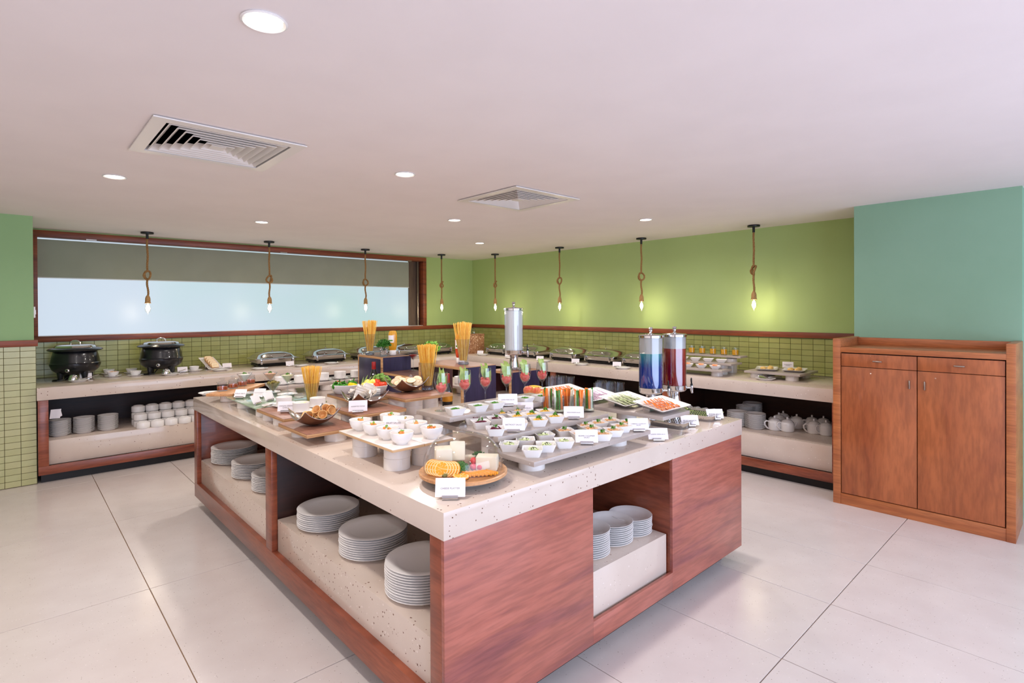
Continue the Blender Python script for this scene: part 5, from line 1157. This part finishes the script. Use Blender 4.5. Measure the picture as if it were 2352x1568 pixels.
# soup kettles
def kettle():
    t = thing('soup_kettle', '', 'soup kettle')
    obj('body', MB().lathe([(0, .048), (.09, .050), (.150, .070), (.190, .105), (.207, .150), (.208, .168), (.203, .172), (.200, .180), (.192, .230), (.178, .285), (.172, .292)], 56), kettle_black, t)
    obj('rim', MB().lathe([(.165, .290), (.205, .290), (.222, .296), (.226, .304), (.214, .314), (.190, .322), (.168, .322), (.165, .300)], 56), kettle_black, t)
    l_ = obj('lid', MB().lathe([(.172, .322), (.174, .326), (.170, .331), (.160, .345), (.130, .352), (.06, .355), (0, .356)], 56), steel, t)
    obj('lid_handle', MB().tube([(-.042, 0, .352), (-.040, 0, .372), (-.024, 0, .386), (0, 0, .391), (.024, 0, .386), (.040, 0, .372), (.042, 0, .352)], .007, 10), chrome, l_)
    for a in (45, 135, 225, 315):
        a = math.radians(a+10); x, y = .135*math.cos(a), .135*math.sin(a); obj('leg', MB().tube([(x, y, .085), (x*1.03, y*1.03, .035), (x*1.04, y*1.04, 0)], [.034, .024, .020], 14), kettle_black, t)
    k = obj('knob', MB().lathe([(0, .008), (.010, .008), (.018, .004), (.020, 0)], 24, M_=Matrix.Rotation(PI/2, 3, 'X')), chrome, t, (.015, -.192, .105)); obj('knob_cap', MB().lathe([(0, .012), (.008, .011), (.009, .008)], 16, M_=Matrix.Rotation(PI/2, 3, 'X')), black_plastic, k)
    cord = MB().tube([(-.02, -.08, .05), (-.03, -.16, .012), (-.07, -.19, .006), (-.12, -.17, .005), (-.15, -.10, .005), (-.1, -.03, .005)], .005, 6); obj('power_cord', cord, black_plastic, t)
    return t
use('kettle', kettle, (-5.475, -.40, WT), -28, 'black soup kettle with a chrome lid, left one by the green column', 'soup kettles'); use('kettle', kettle, (-4.73, -.395, WT), -24, 'black soup kettle with a chrome lid, right one', 'soup kettles')
def ladle():
    t = thing('soup_ladle', '', 'ladle'); obj('cup', MB().lathe([(.036, 0), (.040, .004), (.041, .022), (.034, .048), (.018, .064), (0, .069)], 28), chrome, t); obj('handle', MB().tube([(.038, -.008, .03), (.06, -.012, .012), (.16, -.020, .022), (.24, -.02, .035)], .003, 6), chrome, t); return t
for (u_, x, y), l in (((0, -5.471, -0.668), 'before the left soup kettle'), ((0, -4.704, -0.719), 'before the right soup kettle')):
    use('plate0.110', plate(.110), (x, y, WT), 0, 'white plate with a ladle '+l, 'ladle plates'); use('ladle', ladle, (x-.04, y+.0, WT+.009), 35, 'chrome soup ladle lying upturned on the plate '+l, 'soup ladles')
for (x, y), rz, l in (((-5.403, -0.547), 8, 'behind the left ladle plate'), ((-4.552, -0.556), 6, 'behind the right ladle plate'), ((-4.067, -0.451), 6, 'right of the bread platter'), ((-3.437, -0.746), 6, 'between the first two chafing dishes of the window wall'), ((-2.387, -0.552), 6, 'left of the left navy box')):
    card(x, y+.03, WT, -10+rz, '', 'white menu card '+l+' on the window counter', .098, .056, 20)
def cond_bowl(): return tag(obj('condiment_bowl', MB().lathe([(0, .004), (.034, .004), (.036, 0), (.038, .004), (.050, .034), (.054, .046), (.052, .047), (.048, .036), (.034, .010), (0, .010)], 32), white_china), '', 'bowl')
cfill = {}
for i, ((u_, x, y), c_, nm) in enumerate((((0, -5.169, -0.422), (238, 176, 96), 'fried shallots'), ((0, -5.170, -0.091), (70, 130, 50), 'chopped coriander'), ((0, -5.171, 0.146), (214, 214, 190), 'grated cheese'),
        ((0, -4.984, -0.501), (226, 220, 206), 'cream'), ((0, -4.975, -0.172), (196, 196, 120), 'chopped chives'), ((0, -4.980, 0.137), (214, 204, 190), 'croutons'))):
    w_ = ('front', 'middle', 'back')[i % 3]+' of the '+('left' if i < 3 else 'right')+' row between the soup kettles'
    use('saucer', saucer, (x, y, WT), 0, 'white saucer, '+w_, 'condiment saucers'); use('cbowl', cond_bowl, (x, y, WT+.007), 0, 'white condiment bowl of %s, %s' % (nm, w_), 'condiment bowls'); use('spoon', spoon, (x+.045, y-.03, WT+.013), 60, 'chrome teaspoon on the saucer at the '+w_, 'teaspoons')
    b = MB(); rnd = random.Random(i); b.lathe([(.048, .036), (.02, .042), (0, .044)], 24)
    for k in range(30): a = rnd.uniform(0, 6.28); q = .036*math.sqrt(rnd.random()); b.obox((q*math.cos(a), q*math.sin(a), .044), (.010, .004, .003), (rnd.uniform(-.4, .4), rnd.uniform(-.4, .4), a))
    tag(obj('condiment', b, noisy('cond%d' % i, c_, tuple(max(0, v-22) for v in c_), 90, .6), None, (x, y, WT+.007)), nm+' in the condiment bowl at the '+w_, 'condiment', kind='stuff')
x, y = -4.428, -0.479
use('plate0.085', plate(.085, 'saucer'), (x, y, WT), 0, 'white saucer under the cup left of the bread platter', 'saucers'); use('scup2', lambda: tag(obj('tea_cup', MB().lathe([(0, .003), (.026, .003), (.028, 0), (.031, .004), (.044, .024), (.050, .050), (.048, .051), (.042, .026), (.028, .008), (0, .008)], 32), white_china), '', 'cup'), (x, y, WT+.008), 0, 'white cup left of the bread platter on the window counter')
t = thing('bread_platter', 'long white platter of sliced bread propped up on the window counter', 'platter', (-4.210, -0.277, WT+.055), -4); t.rotation_euler = (math.radians(24), 0, math.radians(10))
b = MB().loft([rsq(.075, .135, .006, 0), rsq(.085, .148, .008, .014), rsq(.080, .143, .006, .014), rsq(.072, .130, .005, .006)], True, True, True); obj('dish', b, white_china, t); tq = t.matrix_basis.copy()
tag(obj('platter_stand', MB().box(-.05, -.02, 0, .05, .02, .06), steel, None, (t.location.x, t.location.y+.06, WT), bevel=.003), 'small steel stand hidden behind the bread platter', 'stand')
for i in range(8):
    p = Matrix.Translation(t.location) @ Euler((math.radians(24), 0, math.radians(10))).to_matrix().to_4x4() @ Vector((.004*(-1)**i, -.085+.024*i, .034)); use('toast', lambda: bread_big(), p, 0, '%s slice of white bread from the front of the propped platter' % ORD[i], 'bread slices on the propped platter', rot=(math.radians(24+48), 0, math.radians(10))) if False else None
def bread_big():
    t = thing('bread_slice', '', 'bread'); P_ = [(-.042, -.03), (.042, -.03), (.044, .018), (.034, .034), (.012, .036), (-.012, .036), (-.034, .034), (-.044, .018)]
    obj('crust', MB().loft([[Vector((x, y, z)) for x, y in P_] for z in (-.005, .005)]), crust, t, bevel=.002); obj('crumb', MB().loft([[Vector((x*.92, y*.92, z)) for x, y in P_] for z in (-.0056, .0056)]), bread_m, t); return t
for i in range(8):
    p = Matrix.Translation(t.location) @ Euler((math.radians(24), 0, math.radians(10))).to_matrix().to_4x4() @ Vector((.004*(-1)**i, -.095+.024*i, .030))
    use('bbread', bread_big, p, 0, '%s slice of white bread from the front of the propped platter' % ORD[i], 'bread slices on the propped platter', rot=(math.radians(24+38), 0, math.radians(10)))
def tongs(): return tag(obj('serving_tongs', MB().tube([(-.09, .012, .004), (0, .010, .012), (.09, .002, .010), (.10, 0, .010), (.09, -.002, .010), (0, -.010, .012), (-.09, -.012, .004)], .0028, 6).blob((-.095, .014, .004), (.014, .006, .003), 8, 4).blob((-.095, -.014, .004), (.014, .006, .003), 8, 4), chrome), '', 'tongs')
def s_spoon(): return tag(obj('serving_spoon', spoon_mb(.24), chrome), '', 'spoon')
for i, ((x, y), l) in enumerate((((-4.203, -0.633), 'before the bread platter'), ((-3.828, -0.823), 'before the first chafing dish of the window wall'), ((-3.349, -0.833), 'between the first two chafing dishes of the window wall'), ((-2.943, -0.797), 'before the second chafing dish of the window wall'), ((-1.566, -0.670), 'seen behind the red martini glass'))):
    use('plate0.092', plate(.092, 'side_plate'), (x, y, WT), 0, 'white side plate '+l, 'side plates along the window counter'); use('tongs' if i % 2 == 0 else 'sspoon', tongs if i % 2 == 0 else s_spoon, (x, y, WT+.014), 20, ('chrome tongs' if i % 2 == 0 else 'chrome serving spoon')+' on the side plate '+l, 'serving tools on the window counter')
# ---- chafing dishes
def chafer():
    t = thing('chafing_dish', '', 'chafing dish'); hx, hy = .235, .175
    b = MB().loft([rsq(hx-.03, hy-.03, .04, .025, 5), rsq(hx-.008, hy-.008, .045, .050, 5), rsq(hx, hy, .05, .085, 5), rsq(hx, hy, .05, .092, 5)], True, True, True); obj('water_pan', b, steel, t)
    obj('stand', MB().loft([rsq(hx-.02, hy-.02, .04, .010, 5), rsq(hx-.012, hy-.012, .04, .028, 5)], True, True), black_plastic, t)
    for sx in (-1, 1):
        for sy in (-1, 1): obj('foot', MB().lathe([(.014, 0), (.016, .004), (.014, .014), (0, .014)], 14, (sx*(hx-.06), sy*(hy-.06), 0)), black_plastic, t)
    lo = [rsq(hx+.036, hy+.030, .03, .094, 5), rsq(hx+.036, hy+.030, .03, .100, 5), rsq(hx+.002, hy+.002, .05, .106, 5), rsq(hx-.030, hy-.026, .06, .140, 5), rsq(hx-.075, hy-.060, .07, .163, 5), rsq(hx-.13, hy-.10, .05, .175, 5), rsq(.02, .02, .018, .181, 5)]
    ld = obj('lid', MB().loft(lo, True, True, True), steel, t)
    obj('handle', MB().tube([(-.085, -hy+.012, .130), (-.085, -hy-.020, .142), (-.080, -hy-.024, .132), (-.06, -hy-.018, .118), (.06, -hy-.018, .118), (.080, -hy-.024, .132), (.085, -hy-.020, .142), (.085, -hy+.012, .130)], .005, 8), chrome, ld)
    obj('lid_bead', MB().blob((0, 0, .183), (.010, .010, .006), 12, 6), chrome, ld)
    obj('hinge', MB().tube([(-.10, hy+.012, .105), (.10, hy+.012, .105)], .012, 12), chrome, t)
    for sx in (-1, 1): obj('bracket', MB().obox((sx*(hx-.045), -hy-.008, .070), (.022, .014, .075)), chrome, t, bevel=.003)
    return t
for i, (x, y, l) in enumerate(((-3.54, -.40, 'first'), (-2.84, -.38, 'second'), (-2.20, -.38, 'third'), (-1.62, -.38, 'fourth'), (-1.08, -.40, 'fifth'))):
    use('chafer', chafer, (x, y, WT), 0, 'polished steel chafing dish, %s from the left along the window wall' % l, 'chafing dishes')
for i, (x, y, l) in enumerate(((-.42, -1.28, 'first'), (-.42, -1.93, 'second'), (-.42, -2.62, 'third'), (-.42, -3.22, 'fourth'), (-.42, -3.80, 'fifth'))):
    use('chafer', chafer, (x, y, WT), -90, 'polished steel chafing dish, %s from the corner along the green right wall' % l, 'chafing dishes')
for i, ((x, y), (cx_, cy_)) in enumerate((((-0.771, -1.193), (-0.762, -1.119)), ((-0.816, -1.876), (-0.813, -1.809)), ((-0.862, -2.553), (-0.827, -2.447)), ((-0.838, -3.170), (-0.805, -3.045)), ((-0.830, -3.768), (-0.774, -3.655)))):
    w_ = 'before the %s chafing dish from the corner along the right wall' % ORD[i]
    use('plate0.092', plate(.092, 'side_plate'), (x, y, WT), 0, 'white side plate '+w_, 'side plates along the right counter'); use('tongs' if i % 2 else 'sspoon', tongs if i % 2 else s_spoon, (x, y, WT+.014), 120, 'chrome %s on the plate ' % ('tongs' if i % 2 else 'serving spoon')+w_, 'serving tools on the right counter')
    card(cx_+.03, cy_+.03, WT, -58, '', 'white menu card '+w_, .098, .054, 16)
# ---- corner display block with jars
t = thing('corner_block', 'square speckled brown stone block in the corner of the counters', 'display block', (-.60, -.67, WT), 2)
obj('block', MB().box(-.155, -.175, 0, .155, .175, .285), cork_stone, t, bevel=.002); obj('cap_slab', MB().box(-.160, -.180, .285, .160, .180, .303), cork_stone, t, bevel=.002)
for (x, y), c_, nm, l in (((-.72, -.80), (206, 84, 36), 'orange', 'front one'), ((-.62, -.80), (150, 150, 60), 'olive green', 'rear one'), ((-.78, -.66), (80, 34, 16), 'dark', 'left one')):
    z = WT+.304; use('sjar', sauce_jar, (x, y, z), 0, 'glass jar of %s preserves on the corner block, %s' % (nm, l), 'jars on the corner block')
    b = MB(); rnd = random.Random(7)
    for k in range(40): a = rnd.uniform(0, 6.28); q = .028*math.sqrt(rnd.random()); b.blob((q*math.cos(a), q*math.sin(a), rnd.uniform(.013, .034)), .0065, 6, 4)
    tag(obj('preserves', b, noisy('pres_'+nm[:3], c_, tuple(min(255, v+24) for v in c_), 60, .4), None, (x, y, z)), nm+' preserves in the jar on the corner block', 'preserves', kind='stuff')
# ================================================================ right counter, far right part
slab('stone_slab', -.823, -4.942, -.600, -4.10, .938, .020, slab_stone, 'lowest slab of the stepped stand on the right counter')
slab('stone_slab', -.626, -4.942, -.375, -4.10, .988, .020, slab_stone, 'middle slab of the stepped stand on the right counter')
slab('stone_slab', -.400, -4.935, -.230, -4.05, 1.050, .020, slab_stone, 'highest slab of the stepped stand on the right counter, with juice glasses')
for x, y, n, w_ in ((-.70, -4.83, 1, 'near end of the lowest'), (-.70, -4.20, 1, 'far end of the lowest'), (-.53, -4.80, 2, 'near end of the middle'), (-.53, -4.22, 2, 'far end of the middle'), (-.315, -4.80, 3, 'near end of the highest'), (-.315, -4.20, 3, 'far end of the highest')): risers(x, y, n, 'under the %s slab on the right counter' % w_, WT)
juice = noisy('orange_juice', (250, 172, 10), (252, 182, 30), 30, .2)
for i in range(6):
    y = -4.85+.125*i
    w_ = '%s from the right on the highest slab of the right counter' % ORD[i]
    use('jglass', tumbler(.034, .085, .0015, .008, 'juice_glass'), (-.33, y, 1.05), 0, 'short glass of orange juice, '+w_, 'glasses of orange juice')
    use('juice', lambda: tag(obj('orange_juice', MB().lathe([(0, .009), (.031, .009), (.0322, .014), (.0322, .060), (0, .060)], 28), juice), '', 'juice'), (-.33, y, 1.05), 0, 'orange juice in the glass '+w_, 'orange juice portions')
def lbowl(): return tag(obj('square_bowl', MB().loft([rsq(.030, .030, .008, 0), rsq(.055, .055, .012, .034), rsq(.052, .052, .011, .034), rsq(.029, .029, .007, .008)], True, True, True), white_china), '', 'bowl')
for i in range(5):
    use('lbowl', lbowl, (-.54, -4.80+.145*i, .988), 20, 'white square bowl, %s from the right on the middle slab of the right counter' % ORD[i], 'square bowls on the stepped stand')
for i in range(4):
    y = -4.82+.150*i; w_ = '%s from the right on the lowest slab of the right counter' % ORD[i]
    use('lbowl', lbowl, (-.72, y, .938), 30, 'white square bowl of fruit, '+w_, 'square bowls on the stepped stand')
    def f():
        b = MB(); rnd = random.Random(2)
        for k in range(14): b.obox((rnd.uniform(-.022, .022), rnd.uniform(-.022, .022), .030+rnd.uniform(0, .010)), (.014, .013, .012), (rnd.random(), rnd.random(), rnd.random()*3))
        b.blob((0, 0, .02), (.030, .030, .012), 12, 6); return tag(obj('cut_fruit', b, noisy('cut_fruit', (240, 150, 84), (246, 206, 170), 40, .4)), '', 'fruit salad', kind='stuff')
    use('cutf', f, (-.72, y, .938), 0, 'orange fruit pieces in the bowl '+w_, 'fruit pieces')
slab('stone_slab', -.650, -5.600, -.170, -5.085, .938, .020, slab_stone, 'grey stone slab with two pastry platters at the right end of the right counter')
for x, y in ((-.56, -5.50), (-.56, -5.17), (-.26, -5.50), (-.26, -5.17)): risers(x, y, 1, 'under the %s %s of the pastry slab' % ('front' if x < -.4 else 'back', 'right' if y < -5.3 else 'left'), WT)
for i, (x, y, rz, l) in enumerate(((-.44, -5.22, 20, 'left'), (-.38, -5.46, 12, 'right'))):
    use('platter', platter, (x, y, .939), rz, 'white rectangular platter of pastries, %s one on the right counter' % l, 'pastry platters')
    for k in range(6):
        a = math.radians(rz); dx, dy = -.075+.050*(k % 4), -.03+.06*(k // 4)
        def pastry(): return tag(obj('pastry', MB().blob((0, 0, .012), (.030, .022, .014), 14, 8, .10, random.Random(1)).tube([(.03*math.cos(q/3)*(1-q/26), .022*math.sin(q/3)*(1-q/26), .014+q*.0007) for q in range(20)], .004, 5), noisy('pastry', (236, 206, 130), (214, 158, 80), 60, .6, .4)), '', 'pastry')
        use('pastry', pastry, (x+dx*math.cos(a)-dy*math.sin(a), y+dx*math.sin(a)+dy*math.cos(a), .946), k*60, '%s golden pastry from the left on the %s pastry platter' % (ORD[k], l), 'pastries')
card(-.20, -5.33, .938, -70, 'TRADITIONAL\nSWEETS', 'menu card behind the pastry platters at the right end of the counter', .10, .06, 10)
x, y = -0.677, -5.302
use('plate0.092', plate(.092, 'side_plate'), (x, y, WT), 0, 'white side plate with a cake server under the pastry slab', 'side plates along the right counter')
t = thing('cake_server', 'steel cake server resting on the plate before the pastry slab', 'cake server', (x, y, WT+.013), -40); obj('blade', MB().obox((-.02, 0, .012), (.085, .045, .003), (.5, 0, 0)), steel, t, bevel=.0008); obj('handle', MB().tube([(.02, 0, .010), (.06, 0, .014), (.16, 0, .012)], [.004, .006, .007], 8), steel, t)
# ---- under the right counter
def teapot():
    t = thing('teapot', '', 'teapot')
    obj('body', MB().lathe([(0, .003), (.048, .003), (.050, 0), (.056, .004), (.060, .014), (.061, .070), (.057, .088), (.046, .098), (.040, .100)], 36), white_china, t)
    l_ = obj('lid', MB().lathe([(.044, .098), (.046, .101), (.040, .107), (.020, .114), (.008, .117), (0, .117)], 32), white_china, t); obj('lid_knob', MB().lathe([(.0085, .115), (.0085, .134), (.006, .137), (0, .137)], 16), white_china, l_)
    obj('handle', MB().tube([(-.055, 0, .082), (-.080, 0, .090), (-.098, 0, .075), (-.096, 0, .050), (-.075, 0, .022), (-.055, 0, .012)], [.007, .008, .008, .008, .007, .006], 10), white_china, t)
    obj('spout', MB().tube([(.052, 0, .040), (.078, 0, .060), (.090, 0, .085)], [.014, .010, .006], 12), white_china, t); return t
for i, ((x, y), l) in enumerate((((-0.546, -5.335), 'front one of the left group, beside the plates'), ((-0.527, -5.445), 'second of the front row'), ((-0.317, -5.454), 'behind and right of the second front teapot'), ((-0.354, -5.300), 'half hidden behind the leftmost teapot'), ((-0.233, -5.296), 'rearmost of the left group'),
        ((-0.433, -5.648), 'left one of the right group'), ((-0.430, -5.750), 'rightmost, cut off by the cabinet'), ((-0.255, -5.571), 'behind the left one of the right group'), ((-0.226, -5.665), 'rear right one of the right group'))):
    use('teapot', teapot, (x, y, .3755), -42 if i < 9 else 0, 'white teapot under the right counter, '+l, 'teapots under the right counter')
for i, ((x, y), n) in enumerate((((-0.607, -5.176), 15), ((-0.619, -4.999), 15), ((-0.358, -4.972), 17), ((-0.153, -4.982), 17), ((0.017, -4.989), 19))):
    stack(min(x, -.24), y, .3755, n, .095, ('at the right of the front row under the right counter', 'at the left of the front row under the right counter', 'in the second row under the right counter', 'in the third row under the right counter', 'in the dark back under the right counter')[i], 'plates under the right counter', sp=.0092, seed=i)
def mug_():
    t = thing('mug', '', 'mug'); obj('cup', MB().lathe([(0, .003), (.034, .003), (.038, .006), (.040, .080), (.038, .081), (.036, .010), (0, .009)], 28), white_china, t); obj('handle', MB().tube([(.039, 0, .065), (.058, 0, .062), (.062, 0, .042), (.055, 0, .024), (.039, 0, .020)], .0045, 8), white_china, t); return t
k = 0
for lv in range(2):
    for r in range(2):
        for c_ in range(5):
            k += 1; use('mug', mug_, (-.83+.135*r, -4.82+.088*c_+.02*lv, .3755+.040+.078*lv), 0, 'white mug lying on its side under the right counter, %s from the right in the %s %s row' % (ORD[c_], ('front', 'rear')[r], ('lower', 'upper')[lv]), 'mugs lying under the right counter', rot=(PI/2, 0, -PI/2))

# labels are kept to sixteen words
for o in bpy.data.objects:
    l = o.get('label')
    if not l: continue
    l = l.replace(' - ', ' ')
    for a, b in (('square white dish of', 'white dish of'), (' in the square white dish ', ' in the white dish '), (' with black sesame', ''), (' with parsley', ''), ('the window counter', 'window counter'), ('pink fruit cream with orange cubes and mint', 'pink fruit cream'),
                 ('round white fruit salad bowl', 'white fruit bowl'), (' from the top of the stack ', ' from top, stack '), (' of the stack ', ', stack '), ('under the right counter', 'under right counter'), ('of the island', 'of island'), (' from the left in the ', ' from left, '), (' from the right in the ', ' from right, '),
                 (' on the lowest slab of the right counter', ' on lowest right counter slab'), ('orange juice in the glass ', 'orange juice, '), (' on the ', ' on '), (' in the ', ' in '), (' from the ', ' from '), (' of the ', ' of '), (' at the ', ' at ')):
        if len(l.split()) > 16: l = l.replace(a, b)
    if len(l.split()) > 16: l = ' '.join(w for w in l.split() if w != 'the')
    o['label'] = l
